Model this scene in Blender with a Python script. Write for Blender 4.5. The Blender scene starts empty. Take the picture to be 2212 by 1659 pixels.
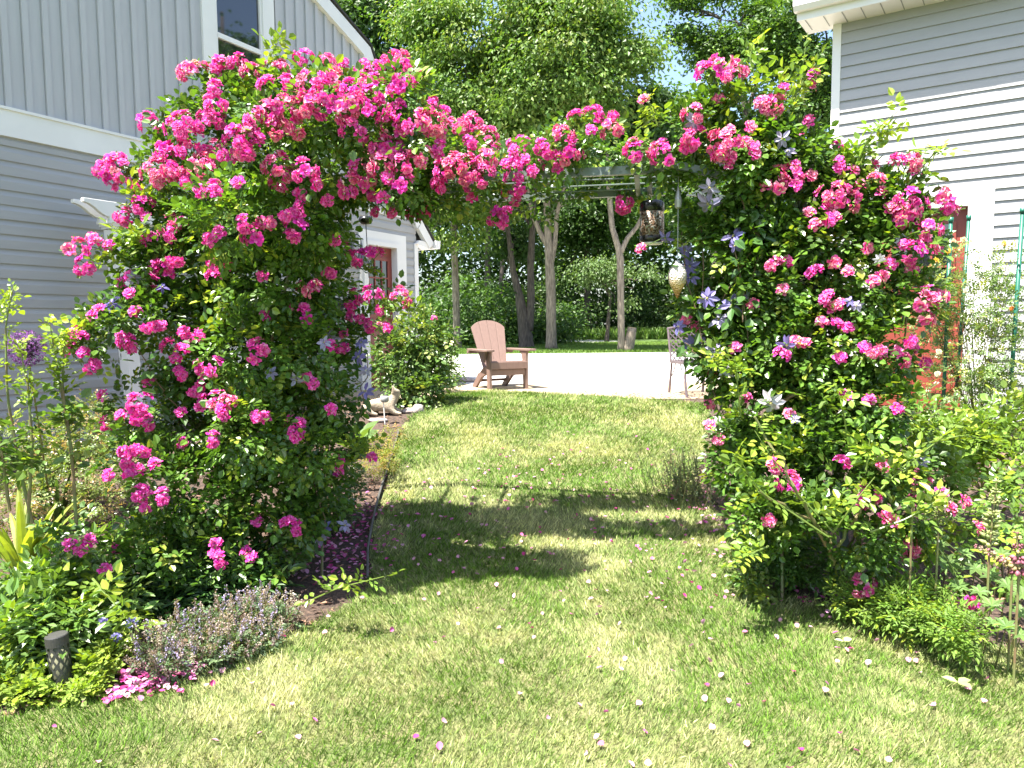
import bpy, math, random
import numpy as np
from mathutils import Vector, Matrix, noise as mnoise

# ------------------------------------------------------------------ camera, sky, sun, exposure
SC = bpy.context.scene
COL = SC.collection
F, PITCH, ROLL, CAMZ = 740.0, math.radians(4.586), math.radians(-0.522), 1.5
cd = bpy.data.cameras.new('camera'); cam = bpy.data.objects.new('camera', cd); COL.objects.link(cam)
cd.sensor_width = 36.0; cd.lens = F / 1024 * 36.0; cd.clip_end = 2000; cd.clip_start = 0.05
RM = Matrix.Rotation(math.pi / 2 - PITCH, 3, 'X') @ Matrix.Rotation(ROLL, 3, 'Z')
cam.matrix_world = Matrix.Translation((0, 0, CAMZ)) @ RM.to_4x4()
SC.camera = cam
SUN = Vector((-0.33, -0.29, 1.0)).normalized()
W = bpy.data.worlds.new('World'); SC.world = W; W.use_nodes = True
wn = W.node_tree.nodes; sky = wn.new('ShaderNodeTexSky'); sky.sky_type = 'NISHITA'; sky.sun_disc = False
sky.sun_elevation = math.asin(SUN.z); sky.sun_rotation = math.radians(230); sky.air_density = 1.0; sky.dust_density = 2.0
W.node_tree.links.new(sky.outputs[0], wn['Background'].inputs[0]); wn['Background'].inputs[1].default_value = 0.088
ld = bpy.data.lights.new('sun', 'SUN'); ld.energy = 5.0; ld.angle = math.radians(0.5); ld.color = (1.0, 0.955, 0.88)
lo = bpy.data.objects.new('sun', ld); COL.objects.link(lo); lo.rotation_euler = SUN.to_track_quat('Z', 'Y').to_euler(); lo.location = (-10, -8, 40)
SC.view_settings.view_transform = 'Standard'; SC.view_settings.look = 'None'; SC.view_settings.gamma = 1.0
SC.view_settings.exposure = 2.18
SC.cycles.max_bounces = 8; SC.cycles.diffuse_bounces = 4; SC.cycles.transparent_max_bounces = 8

# ------------------------------------------------------------------ maths helpers
RMn = np.array(RM); CN = np.array([0, 0, CAMZ]); DS = 1024 / 2212
rs = np.random.RandomState(11); random.seed(5)
def ray(x, y): return RMn @ np.array([(x * DS - 512) / F, -(y * DS - 384) / F, -1.0])
def at(x, y, Y): d = ray(x, y); return CN + d * (Y / d[1])
def gz(Y):
    t = np.clip((np.asarray(Y, float) - 2.8) / 7.0, 0, 1); return 0.565 * t * t * (3 - 2 * t)
def ground(x, y):
    d = ray(x, y); lo_, hi_ = 0.5, 80.0
    for _ in range(50):
        m = (lo_ + hi_) / 2
        if CAMZ + d[2] * m / d[1] > gz(m): lo_ = m
        else: hi_ = m
    p = CN + d * (lo_ / d[1]); p[2] = float(gz(lo_)); return p
def proj(p):
    w = (p - CN) @ RMn; return np.stack([(512 - F * w[..., 0] / w[..., 2]) / DS, (384 + F * w[..., 1] / w[..., 2]) / DS], -1)
def nrm(a): return a / np.maximum(np.linalg.norm(a, axis=-1, keepdims=True), 1e-9)
def pxm(px, Y): return px * DS / F * Y
def V3(*a): return np.array(a, float)

# ------------------------------------------------------------------ materials
def newmat(name):
    m = bpy.data.materials.new(name); m.use_nodes = True; nt = m.node_tree; return m, nt, nt.nodes['Principled BSDF']
def mat(name, c, rough=0.6, c2=None, scale=6.0, bump=0.0, bscale=40.0, metal=0.0, spec=0.5, stretch=(1, 1, 1), detail=5.0, obj_rand=0.0):
    m, nt, b = newmat(name); L = nt.links.new
    b.inputs['Roughness'].default_value = rough; b.inputs['Metallic'].default_value = metal; b.inputs['Specular IOR Level'].default_value = spec
    tc = nt.nodes.new('ShaderNodeTexCoord'); mp = nt.nodes.new('ShaderNodeMapping'); mp.inputs['Scale'].default_value = stretch
    L(tc.outputs['Object'], mp.inputs[0])
    c2 = c2 or tuple(x * 0.82 for x in c)
    n = nt.nodes.new('ShaderNodeTexNoise'); n.inputs['Scale'].default_value = scale; n.inputs['Detail'].default_value = detail; L(mp.outputs[0], n.inputs[0])
    r = nt.nodes.new('ShaderNodeValToRGB'); r.color_ramp.elements[0].position = 0.35; r.color_ramp.elements[1].position = 0.68
    r.color_ramp.elements[0].color = (*c2, 1); r.color_ramp.elements[1].color = (*c, 1)
    L(n.outputs['Fac'], r.inputs[0]); L(r.outputs[0], b.inputs['Base Color'])
    if bump:
        n2 = nt.nodes.new('ShaderNodeTexNoise'); n2.inputs['Scale'].default_value = bscale; n2.inputs['Detail'].default_value = 6; L(mp.outputs[0], n2.inputs[0])
        bp = nt.nodes.new('ShaderNodeBump'); bp.inputs['Strength'].default_value = bump; bp.inputs['Distance'].default_value = 0.02
        L(n2.outputs['Fac'], bp.inputs['Height']); L(bp.outputs[0], b.inputs['Normal'])
    return m
def leafmat(name, transl=0.35, rough=0.42, spec=0.5, tcol=(1.5, 1.5, 0.45), rand=None):
    m, nt, b = newmat(name); L = nt.links.new
    a = nt.nodes.new('ShaderNodeAttribute'); a.attribute_name = 'tint'; col = a.outputs['Color']
    if rand:
        oi = nt.nodes.new('ShaderNodeObjectInfo'); mx = nt.nodes.new('ShaderNodeMix'); mx.data_type = 'RGBA'; mx.blend_type = 'MULTIPLY'
        rp = nt.nodes.new('ShaderNodeValToRGB'); q = rp.color_ramp.elements.new(0.75); q.color = (1, 1, 1, 1); q = rp.color_ramp.elements.new(0.2); q.color = (1.08, 4.5, 1.12, 1); q = rp.color_ramp.elements.new(0.5); q.color = (0.98, 2.0, 0.82, 1); rp.color_ramp.elements[0].color = (1, 1, 1, 1); rp.color_ramp.elements[1].color = (*rand, 1); rp.color_ramp.elements[0].position = 0.0  # random tint per cluster: bloom highlights and shaded coral put into the colour
        L(oi.outputs['Random'], rp.inputs[0]); mx.inputs[0].default_value = 1.0; L(col, mx.inputs[6]); L(rp.outputs[0], mx.inputs[7]); col = mx.outputs[2]
    b.inputs['Roughness'].default_value = rough; b.inputs['Specular IOR Level'].default_value = spec; L(col, b.inputs['Base Color'])
    t = nt.nodes.new('ShaderNodeBsdfTranslucent'); mu = nt.nodes.new('ShaderNodeMix'); mu.data_type = 'RGBA'; mu.blend_type = 'MULTIPLY'; mu.inputs[0].default_value = 1.0
    L(col, mu.inputs[6]); mu.inputs[7].default_value = (*tcol, 1); L(mu.outputs[2], t.inputs[0])
    s = nt.nodes.new('ShaderNodeMixShader'); s.inputs[0].default_value = transl; L(b.outputs[0], s.inputs[1]); L(t.outputs[0], s.inputs[2])
    L(s.outputs[0], nt.nodes['Material Output'].inputs[0]); return m
M = {}
M['leaf'] = leafmat('rose_leaf', 0.34, 0.32, 0.6)
M['softleaf'] = leafmat('soft_leaf', 0.36, 0.55, 0.35)
M['treeleaf'] = leafmat('tree_leaf', 0.36, 0.5, 0.45, (1.5, 1.55, 0.5))
M['grass'] = leafmat('grass_blade', 0.3, 0.55, 0.3, (1.3, 1.35, 0.6))
M['petal'] = leafmat('rose_petal', 0.33, 0.55, 0.25, (1.1, 1.0, 0.9), rand=(0.95, 1.8, 0.8))
M['clem'] = leafmat('clematis_tepal', 0.3, 0.5, 0.3, (1, 1, 1.1))
M['fallen'] = leafmat('fallen_petal', 0.3, 0.6, 0.2, (1, 1, 1))
M['cane'] = mat('cane', (0.13, 0.19, 0.05), 0.55, (0.15, 0.10, 0.05), 12)
M['twig'] = mat('twig', (0.16, 0.10, 0.06), 0.7, (0.09, 0.06, 0.04), 20)
M['white'] = mat('white_trim', (0.77, 0.75, 0.72), 0.45, (0.73, 0.71, 0.68), 3)
M['lowsid'] = mat('grey_lap_siding', (0.365, 0.36, 0.355), 0.5, (0.34, 0.335, 0.33), 2.5, 0.08, 60, stretch=(1, 1, 6))
M['upsid'] = mat('grey_board_siding', (0.46, 0.455, 0.465), 0.5, (0.435, 0.43, 0.44), 2.5, 0.08, 60, stretch=(6, 6, 1))
M['rsid'] = mat('pale_lap_siding', (0.335, 0.335, 0.34), 0.5, (0.315, 0.315, 0.32), 2.5, 0.06, 60, stretch=(1, 1, 6))
M['red'] = mat('red_door', (0.23, 0.045, 0.03), 0.45, (0.205, 0.04, 0.026), 4)
M['shingle'] = mat('dark_shingle', (0.05, 0.045, 0.04), 0.9, (0.03, 0.03, 0.03), 30, 0.4, 60)
M['concrete'] = mat('pale_concrete', (0.50, 0.485, 0.46), 0.85, (0.41, 0.40, 0.38), 1.6, 0.15, 90)
M['paver'] = mat('tan_paver', (0.36, 0.285, 0.19), 0.85, (0.29, 0.23, 0.155), 5, 0.3, 70)
M['mulch'] = mat('mulch', (0.11, 0.07, 0.048), 0.95, (0.035, 0.022, 0.016), 45, 1.0, 90)
M['chip'] = leafmat('mulch_chip', 0.0, 0.9, 0.2)
M['soilgrass'] = mat('lawn_thatch', (0.10, 0.14, 0.035), 0.95, (0.20, 0.19, 0.08), 9, 0.8, 160)
M['farlawn'] = mat('far_grass', (0.10, 0.165, 0.03), 0.9, (0.06, 0.11, 0.022), 3, 0.7, 60)
M['bark'] = mat('grey_bark', (0.30, 0.25, 0.19), 0.9, (0.13, 0.105, 0.08), 7, 1.0, 10, stretch=(3, 3, 0.6))
M['barkdark'] = mat('dark_bark', (0.13, 0.105, 0.085), 0.9, (0.05, 0.04, 0.035), 7, 1.0, 10, stretch=(3, 3, 0.6))
M['poly'] = mat('brown_polywood', (0.20, 0.13, 0.105), 0.5, (0.18, 0.115, 0.094), 5, 0.08, 90, stretch=(8, 8, 1))
M['bronze'] = mat('cast_bronze', (0.17, 0.13, 0.14), 0.45, (0.12, 0.09, 0.10), 15, 0.2, 60, metal=0.25)
M['archmetal'] = mat('green_grey_steel', (0.14, 0.175, 0.165), 0.45, (0.10, 0.125, 0.12), 9, 0.1, 40, metal=0.2)
M['greenstake'] = mat('green_coated_steel', (0.015, 0.13, 0.085), 0.4, (0.01, 0.09, 0.06), 14)
M['black'] = mat('black_plastic', (0.012, 0.012, 0.014), 0.22, (0.009, 0.009, 0.01), 8)
M['blackmatte'] = mat('charcoal_metal', (0.07, 0.068, 0.066), 0.5, (0.045, 0.044, 0.043), 12, 0.1, 60, metal=0.3)
M['stone'] = mat('beige_cast_stone', (0.36, 0.30, 0.22), 0.9, (0.27, 0.22, 0.155), 12, 0.35, 60)
M['rock'] = mat('pale_rock', (0.36, 0.32, 0.30), 0.9, (0.22, 0.18, 0.165), 16, 0.6, 30)
M['lampgrey'] = mat('grey_lantern_metal', (0.16, 0.155, 0.16), 0.45, (0.12, 0.115, 0.12), 9, metal=0.4)
M['grey'] = mat('grey_plastic', (0.33, 0.34, 0.33), 0.6)
M['edging'] = mat('dark_edging', (0.09, 0.085, 0.08), 0.7, (0.05, 0.05, 0.045), 10, 0.2)
M['wire'] = mat('steel_wire', (0.35, 0.35, 0.34), 0.4, metal=0.5)
gm, gnt, gb = newmat('window_glass'); gb.inputs['Base Color'].default_value = (0.012, 0.013, 0.018, 1); gb.inputs['Roughness'].default_value = 0.03; gb.inputs['IOR'].default_value = 2.0
M['glass'] = gm
# silver and copper swirl panel of the hanging lantern
sm, snt, sb = newmat('swirl_panel'); tc = snt.nodes.new('ShaderNodeTexCoord'); wv = snt.nodes.new('ShaderNodeTexNoise'); wv.inputs['Scale'].default_value = 26; wv.inputs['Detail'].default_value = 1.0; wv.inputs['Distortion'].default_value = 3.5
snt.links.new(tc.outputs['Object'], wv.inputs[0])
rp = snt.nodes.new('ShaderNodeValToRGB'); e = rp.color_ramp.elements
e[0].position = 0.40; e[0].color = (0.03, 0.025, 0.022, 1); e[1].position = 0.62; e[1].color = (0.26, 0.28, 0.27, 1); q = e.new(0.5); q.color = (0.22, 0.115, 0.06, 1)
snt.links.new(wv.outputs['Fac'], rp.inputs[0]); snt.links.new(rp.outputs[0], sb.inputs['Base Color']); sb.inputs['Metallic'].default_value = 0.35; sb.inputs['Roughness'].default_value = 0.35
bp = snt.nodes.new('ShaderNodeBump'); bp.inputs['Strength'].default_value = 0.6; bp.inputs['Distance'].default_value = 0.01; snt.links.new(wv.outputs['Fac'], bp.inputs['Height']); snt.links.new(bp.outputs[0], sb.inputs['Normal'])
M['swirl'] = sm
# crackled mercury glass, silver above and amber below
cm, cnt, cb = newmat('crackle_glass'); tc = cnt.nodes.new('ShaderNodeTexCoord'); sx = cnt.nodes.new('ShaderNodeSeparateXYZ'); cnt.links.new(tc.outputs['Generated'], sx.inputs[0])
rp = cnt.nodes.new('ShaderNodeValToRGB'); e = rp.color_ramp.elements; e[0].position = 0.12; e[0].color = (0.38, 0.18, 0.05, 1); e[1].position = 0.75; e[1].color = (0.62, 0.58, 0.52, 1); q = e.new(0.4); q.color = (0.62, 0.42, 0.16, 1)
vo = cnt.nodes.new('ShaderNodeTexVoronoi'); vo.inputs['Scale'].default_value = 110; cnt.links.new(tc.outputs['Object'], vo.inputs[0]); cnt.links.new(sx.outputs[2], rp.inputs[0])
cnt.links.new(rp.outputs[0], cb.inputs['Base Color']); cb.inputs['Metallic'].default_value = 0.35; cb.inputs['Roughness'].default_value = 0.25
bp = cnt.nodes.new('ShaderNodeBump'); bp.inputs['Strength'].default_value = 0.9; bp.inputs['Distance'].default_value = 0.01; cnt.links.new(vo.outputs['Distance'], bp.inputs['Height']); cnt.links.new(bp.outputs[0], cb.inputs['Normal'])
M['crackle'] = cm

# ------------------------------------------------------------------ object helpers
def tag(o, label=None, cat=None, group=None, kind=None):
    if label: o['label'] = label
    if cat: o['category'] = cat
    if group: o['group'] = group
    if kind: o['kind'] = kind
    return o
def thing(name, label, cat, loc=(0, 0, 0), rz=0.0, group=None):
    o = bpy.data.objects.new(name, None); o.empty_display_size = 0.1; COL.objects.link(o)
    o.location = loc; o.rotation_euler = (0, 0, rz); return tag(o, label, cat, group)
def link(name, me, parent=None, world=True):
    o = bpy.data.objects.new(name, me); COL.objects.link(o)
    if parent is not None:
        o.parent = parent
        if world:   # geometry was written in world coordinates: undo the parent's placement
            l, r = Vector(parent.location), Matrix.Rotation(parent.rotation_euler.z, 4, 'Z')
            o.matrix_local = (Matrix.Translation(l) @ r).inverted()
            if parent.parent is not None: o.matrix_local = Matrix.Identity(4)
    return o
class MB:
    def __init__(s): s.v = []; s.f = []; s.n = 0; s.c = []
    def add(s, v, f, c=(1, 1, 1)):
        v = np.asarray(v, float).reshape(-1, 3); s.v.append(v); s.f += [tuple(int(i) + s.n for i in q) for q in f]; s.n += len(v)
        c = np.asarray(c, float); s.c.append(np.broadcast_to(c, (len(v), 3)) if c.ndim == 1 else c)
    def box(s, c, d, R=None, col=(1, 1, 1)):
        x, y, z = np.array(d) / 2.0; p = np.array([[a * x, b * y, k * z] for a in (-1, 1) for b in (-1, 1) for k in (-1, 1)])
        if R is not None: p = p @ np.array(R).T
        s.add(p + np.array(c), [(0, 1, 3, 2), (4, 6, 7, 5), (0, 4, 5, 1), (2, 3, 7, 6), (0, 2, 6, 4), (1, 5, 7, 3)], col)
    def beam(s, a, b, w, h, up=(0, 0, 1), col=(1, 1, 1)):
        a, b = np.array(a, float), np.array(b, float); y = b - a; l = np.linalg.norm(y); y = y / l; x = nrm(np.cross(y, up)); z = np.cross(x, y)
        s.box((a + b) / 2, (w, l, h), np.stack([x, y, z], 1), col)
    def tube(s, pts, rad, n=8, col=(1, 1, 1), cap=True, wob=0.0):
        pts = np.array(pts, float); rad = np.broadcast_to(np.array(rad, float), (len(pts),)); t = nrm(np.gradient(pts, axis=0))
        ref = np.array([1.0, 0.13, 0.07]) if abs(t[0][0]) < 0.8 else np.array([0.1, 1.0, 0.1]); vs = []
        for p, r, d in zip(pts, rad, t):
            x = nrm(np.cross(d, ref)); y = np.cross(d, x); an = np.arange(n) * 2 * np.pi / n
            rr = r * (1 + wob * (rs.rand(n) - 0.5)); vs.append(p + (np.cos(an) * rr)[:, None] * x + (np.sin(an) * rr)[:, None] * y)
        f = [(i * n + j, i * n + (j + 1) % n, (i + 1) * n + (j + 1) % n, (i + 1) * n + j) for i in range(len(pts) - 1) for j in range(n)]
        if cap: f += [tuple(range(n))[::-1], tuple(range((len(pts) - 1) * n, len(pts) * n))]
        s.add(np.concatenate(vs), f, col)
    def lathe(s, prof, c=(0, 0, 0), n=24, col=(1, 1, 1)):
        an = np.arange(n) * 2 * np.pi / n
        v = [[c[0] + r * math.cos(a), c[1] + r * math.sin(a), c[2] + z] for r, z in prof for a in an]
        f = [(i * n + j, i * n + (j + 1) % n, (i + 1) * n + (j + 1) % n, (i + 1) * n + j) for i in range(len(prof) - 1) for j in range(n)]
        f += [tuple(range(n))[::-1], tuple(range((len(prof) - 1) * n, len(prof) * n))]; s.add(v, f, col)
    def prism(s, poly, fn, d0, d1, col=(1, 1, 1)):   # polygon (a,b) extruded along depth by fn(a,d,b)
        n = len(poly); v = [fn(a, d0, b) for a, b in poly] + [fn(a, d1, b) for a, b in poly]
        s.add(v, [tuple(range(n)), tuple(range(n, 2 * n))[::-1]] + [(i, i + n, (i + 1) % n + n, (i + 1) % n) for i in range(n)], col)
    def ribbon(s, pts, wid, side, col=(1, 1, 1), fold=0.0):
        pts = np.array(pts, float); t = nrm(np.gradient(pts, axis=0)); sd = nrm(np.cross(t, np.cross(np.broadcast_to(side, t.shape), t))); up = np.cross(sd, t); w = np.array(wid)[:, None]
        v = np.concatenate([pts - sd * w + up * w * fold, pts, pts + sd * w + up * w * fold]); n = len(pts)
        s.add(v, [(i, i + 1, n + i + 1, n + i) for i in range(n - 1)] + [(n + i, n + i + 1, 2 * n + i + 1, 2 * n + i) for i in range(n - 1)], col)
    def inst(s, T, faces, pos, X, Y, Z, sx, sy, sz, col):
        """copies of a template (V,3) at pos with axes X,Y,Z and scales; col (N,3) or (N,V,3)"""
        N = len(pos)
        if not N: return
        v = pos[:, None] + T[None, :, 0, None] * (X * sx[:, None])[:, None] + T[None, :, 1, None] * (Y * sy[:, None])[:, None] + T[None, :, 2, None] * (Z * sz[:, None])[:, None]
        k = len(T); off = s.n + np.arange(N) * k
        for q in faces: s.f.append((off[:, None] + np.array(q)[None]))
        s.v.append(v.reshape(-1, 3)); s.n += N * k
        col = np.asarray(col, float); col = np.broadcast_to(col[:, None] if col.ndim == 2 else col, (N, k, 3)); s.c.append(col.reshape(-1, 3))
    def mesh(s, name, m, smooth=False):
        v = np.concatenate(s.v).astype(np.float32); c = np.concatenate(s.c); idx = []; tot = []
        for q in s.f:
            if isinstance(q, tuple): idx.append(np.array(q)); tot.append(np.array([len(q)]))
            else: idx.append(q.ravel()); tot.append(np.full(len(q), q.shape[1]))
        idx = np.concatenate(idx).astype(np.int32); tot = np.concatenate(tot).astype(np.int32)
        me = bpy.data.meshes.new(name); me.vertices.add(len(v)); me.vertices.foreach_set('co', v.ravel())
        me.loops.add(len(idx)); me.loops.foreach_set('vertex_index', idx); me.polygons.add(len(tot))
        me.polygons.foreach_set('loop_start', np.concatenate([[0], np.cumsum(tot)[:-1]]).astype(np.int32)); me.polygons.foreach_set('loop_total', tot)
        me.polygons.foreach_set('use_smooth', np.full(len(tot), smooth))
        a = me.attributes.new('tint', 'FLOAT_COLOR', 'POINT'); a.data.foreach_set('color', np.concatenate([c, np.ones((len(c), 1))], 1).astype(np.float32).ravel())
        me.materials.append(m); me.update(calc_edges=True); me.validate(); return me
    def build(s, name, m, parent=None, smooth=False, world=True): return link(name, s.mesh(name, m, smooth), parent, world)
def box_bevel(o, w=0.004):
    b = o.modifiers.new('bevel', 'BEVEL'); b.width = w; b.segments = 2; b.limit_method = 'ANGLE'; return o
LEAF = np.array([(0, 0, 0), (.5, .34, .07), (.4, .72, .05), (0, 1, -.08), (-.4, .72, .05), (-.5, .34, .07)], float); LEAFF = [(0, 1, 2, 3), (0, 3, 4, 5)]
LANCE = np.array([(0, 0, 0), (.5, .4, .06), (.3, .75, .0), (0, 1, -.14), (-.3, .75, .0), (-.5, .4, .06)], float)
RHOMB = np.array([(0, 0, 0), (.5, .45, .1), (0, 1, -.06), (-.5, .45, .1)], float); RHOMBF = [(0, 1, 2, 3)]
BEAD = np.array([(1, 0, 0), (0, 1, 0), (-1, 0, 0), (0, -1, 0), (0, 0, 1), (0, 0, -1)], float); BEADF = [(0, 1, 4), (1, 2, 4), (2, 3, 4), (3, 0, 4), (1, 0, 5), (2, 1, 5), (3, 2, 5), (0, 3, 5)]
def frame(a, n):
    a = nrm(a); x = nrm(np.cross(a, n)); return x, a, np.cross(x, a)
def rdir(n): return nrm(rs.normal(size=(n, 3)))
def put(mb, T, TF, pos, a, n, ln, wd, col):
    X, Y, Z = frame(a, n); mb.inst(T, TF, pos, X, Y, Z, wd, ln, ln, col)
def jit(col, n, s=0.25): return np.array(col)[None] * (1 + s * (rs.rand(n, 1) - 0.5) * 2) * (1 + 0.12 * (rs.rand(n, 3) - 0.5))
def blob_arr(bl):   # (x, y, r) in photo pixels at distance Y -> centres and radii in metres
    return np.array([at(x, y, Y) for x, y, r, Y in bl]), np.array([pxm(r, Y) for x, y, r, Y in bl])
def blob_pts(C, R, n, shell=0.22, inner=0.6, cull=None, thr=-0.08):
    w = R ** 2 / (R ** 2).sum(); k = rs.choice(len(C), int(n * (1.6 if cull is None else 2.6)), p=w); d = rdir(len(k)); u = 1 - np.abs(rs.normal(size=len(k))) * shell; u = np.clip(u, 0.1, 1.12)
    p = C[k] + d * (R[k] * u)[:, None]
    q = np.full(len(p), 9.0)
    for i in range(len(C)): q = np.minimum(q, np.where(k == i, 9, np.linalg.norm(p - C[i], axis=1) / R[i]))
    keep = (q > inner) | (rs.rand(len(p)) < 0.3)
    keep &= p[:, 2] > gz(p[:, 1]) + 0.02
    p, d = p[keep], d[keep]
    if cull is not None:
        q = np.array([mnoise.noise((x * cull, y * cull, z * cull * 1.7)) + .45 * mnoise.noise((x * cull * 2.7, y * cull * 2.7, z * cull * 3.6)) for x, y, z in p]); k = q > thr; p, d = p[k], d[k]
    return p[:n], d[:n]
def sprigs(mb, p, d, ln, col, pairs=2, T=LEAF, wr=0.68, up=0.55, jitter=0.3, new=0.0, newcol=(0.22, 0.30, 0.03)):
    """compound rose leaves at p growing towards d: one end leaflet and some pairs"""
    n = len(p); a = nrm(d + rdir(n) * 0.7 + V3(0, 0, -0.12)); nn = nrm(V3(0, 0, 1) * up + d * 0.45 + rdir(n) * 0.45); X, A, N = frame(a, nn)
    L = ln * (0.75 + 0.5 * rs.rand(n)); c = jit(col, n, jitter)
    if new: k = rs.rand(n) < new; c[k] = jit(newcol, k.sum(), 0.2)
    for i in range(pairs + 1):
        off = (0.35 + 0.62 * i) * L
        for sgn in ((0,) if i == pairs else (-1, 1)):
            an = sgn * math.radians(62) + rs.normal(size=n) * 0.16; dr = A * np.cos(an)[:, None] + X * np.sin(an)[:, None]
            tw = nrm(N + rdir(n) * 0.28); l = L * (0.8 if sgn else 1.0) * (0.85 + 0.3 * rs.rand(n))
            put(mb, T, LEAFF, p + A * off[:, None] + X * (sgn * 0.12 * L)[:, None], dr, tw, l, l * wr, c * (0.9 + 0.2 * rs.rand(n, 1)))
def structure(o): o['kind'] = 'structure'; return o

# ------------------------------------------------------------------ ground, lawn, beds, paving
def sheet(name, xs, ys, m, dz=0.0, keep=None):
    X, Y = np.meshgrid(xs, ys); Z = gz(Y) + dz; v = np.stack([X, Y, Z], -1).reshape(-1, 3); nx = len(xs); mb = MB()
    i, j = np.meshgrid(np.arange(nx - 1), np.arange(len(ys) - 1)); i, j = i.ravel(), j.ravel(); q = np.stack([j * nx + i, j * nx + i + 1, (j + 1) * nx + i + 1, (j + 1) * nx + i], 1)
    if keep is not None: q = q[keep(v[q].mean(1))]
    mb.v = [v]; mb.c = [np.ones_like(v)]; mb.n = len(v); mb.f = [q]; return structure(mb.build(name, m, smooth=True))
def inpoly(P, poly):
    poly = np.array(poly); x, y = P[:, 0], P[:, 1]; c = np.zeros(len(P), bool); j = len(poly) - 1
    for i in range(len(poly)):
        a, b = poly[i], poly[j]
        k = ((a[1] > y) != (b[1] > y)) & (x < (b[0] - a[0]) * (y - a[1]) / (b[1] - a[1] + 1e-12) + a[0]); c ^= k; j = i
    return c
LAWN_PX = [(-60, 1560), (150, 1532), (260, 1505), (400, 1480), (480, 1440), (560, 1405), (660, 1360), (740, 1320), (800, 1270), (800, 1200), (815, 1120), (840, 1040), (860, 960), (875, 920), (905, 885), (930, 866), (970, 853),
           (1050, 846), (1250, 856), (1450, 868), (1530, 875), (1535, 920), (1515, 980), (1500, 1040), (1530, 1090), (1570, 1150), (1610, 1230), (1650, 1275), (1750, 1300), (1900, 1335), (2050, 1385), (2240, 1412)]
LAWN = [tuple(ground(x, y)[:2]) for x, y in LAWN_PX] + [(4.6, 2.2), (4.6, 0.0), (-4.6, 0.0), (-4.6, 2.2)]
YS = np.concatenate([np.arange(-40, 0, 4), np.arange(0, 12, 0.25), np.arange(12, 60, 4), np.arange(60, 700, 80)])
sheet('ground', np.concatenate([np.arange(-400, -12, 40), np.arange(-12, 12.1, 1), np.arange(20, 420, 40)]), YS, M['farlawn'])
sheet('mulch_bed', np.arange(-9, 9.01, 0.25), np.arange(0.0, 10.3, 0.25), M['mulch'], 0.004)
sheet('lawn', np.arange(-5, 5.01, 0.05), np.arange(0.0, 11.2, 0.05), M['soilgrass'], 0.012, keep=lambda p: inpoly(p[:, :2], LAWN))
sheet('patio', np.arange(-3.2, 6.01, 0.4), np.arange(9.2, 11.61, 0.2), M['paver'], 0.007)
sheet('driveway', np.arange(-1.4, 60.1, 4), np.arange(11.6, 23.61, 2), M['concrete'], 0.008)
sheet('driveway_apron', np.arange(-14, -1.39, 2.1), np.arange(13.6, 23.61, 2), M['concrete'], 0.008)
mb = MB(); fr = [ground(1185, 731), ground(1185, 735), ground(1330, 744), ground(1440, 752), ground(1440, 743.5), ground(1330, 736.5)]
for q in fr: q[2] = .573
mb.add(fr, [(0, 1, 2, 5), (5, 2, 3, 4)]); e0, e1 = fr[3] + (fr[3] - fr[2]) * 6, fr[4] + (fr[3] - fr[2]) * 6; mb.add([fr[3], e0, e1, fr[4]], [(0, 1, 2, 3)]); structure(mb.build('far_road', M['concrete']))
# mulch chips
mb = MB(); n = 9000; p = np.stack([rs.uniform(-5.5, 5.5, n), rs.uniform(2.2, 9.8, n)], 1); p = p[~inpoly(p, LAWN)]; n = len(p)
P3 = np.concatenate([p, (gz(p[:, 1]) + 0.012 + rs.rand(n) * 0.012)[:, None]], 1)
put(mb, RHOMB, RHOMBF, P3, nrm(rs.normal(size=(n, 3)) * V3(1, 1, 0.25)), nrm(rs.normal(size=(n, 3)) * 0.3 + V3(0, 0, 1)), 0.03 + 0.05 * rs.rand(n), 0.01 + 0.015 * rs.rand(n), jit((0.20, 0.115, 0.075), n, 0.6))
tag(mb.build('mulch_chips', M['chip']), kind='stuff')
# lawn grass: real blades, denser near the camera
def grass(zones):
    mb = MB(); T = np.array([(-.5, 0, 0), (.5, 0, 0), (.28, .6, .06), (0, 1, .2), (-.28, .6, .06)], float)
    for y0, y1, dens, h, w in zones:
        n = int((y1 - y0) * 8.4 * dens); p = np.stack([rs.uniform(-4.2, 4.2, n), rs.uniform(y0, y1, n)], 1)
        p = p[inpoly(p + rs.normal(size=p.shape) * 0.02, LAWN) & (np.abs(p[:, 0]) < 0.75 * p[:, 1] + 0.5)]; n = len(p)
        pt = np.array([mnoise.noise((x * 1.5, y * 1.1, 0)) * 0.65 + mnoise.noise((x * 6, y * 6, 3)) * 0.35 for x, y in p]); pt = pt * 2.2
        dry = np.clip(0.22 + pt * 0.95 + rs.normal(size=n) * 0.28, 0, 1)[:, None]; dark = np.clip(0.85 + rs.normal(size=(n, 1)) * 0.4, 0.3, 1.6)
        c = (V3(0.105, 0.200, 0.020) * (1 - dry) + V3(0.49, 0.49, 0.235) * dry) * dark
        sw = np.array([mnoise.noise((x * 0.8, y * 0.8, 9)) for x, y in p]); an = sw * 6 + rs.normal(size=n) * 1.3
        lean = 0.5 + 0.7 * rs.rand(n); a = np.stack([np.cos(an) * lean, np.sin(an) * lean, np.ones(n) * 0.85], 1)
        side = np.stack([-np.sin(an + rs.normal(size=n)), np.cos(an + rs.normal(size=n)), np.zeros(n)], 1); hh = h * (0.5 + 0.8 * rs.rand(n))
        put(mb, T, [(0, 1, 2, 3, 4)], np.concatenate([p, (gz(p[:, 1]) + 0.008)[:, None]], 1), a, nrm(np.cross(a, side)), hh, w * (0.7 + 0.6 * rs.rand(n)), c)
    return mb
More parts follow.
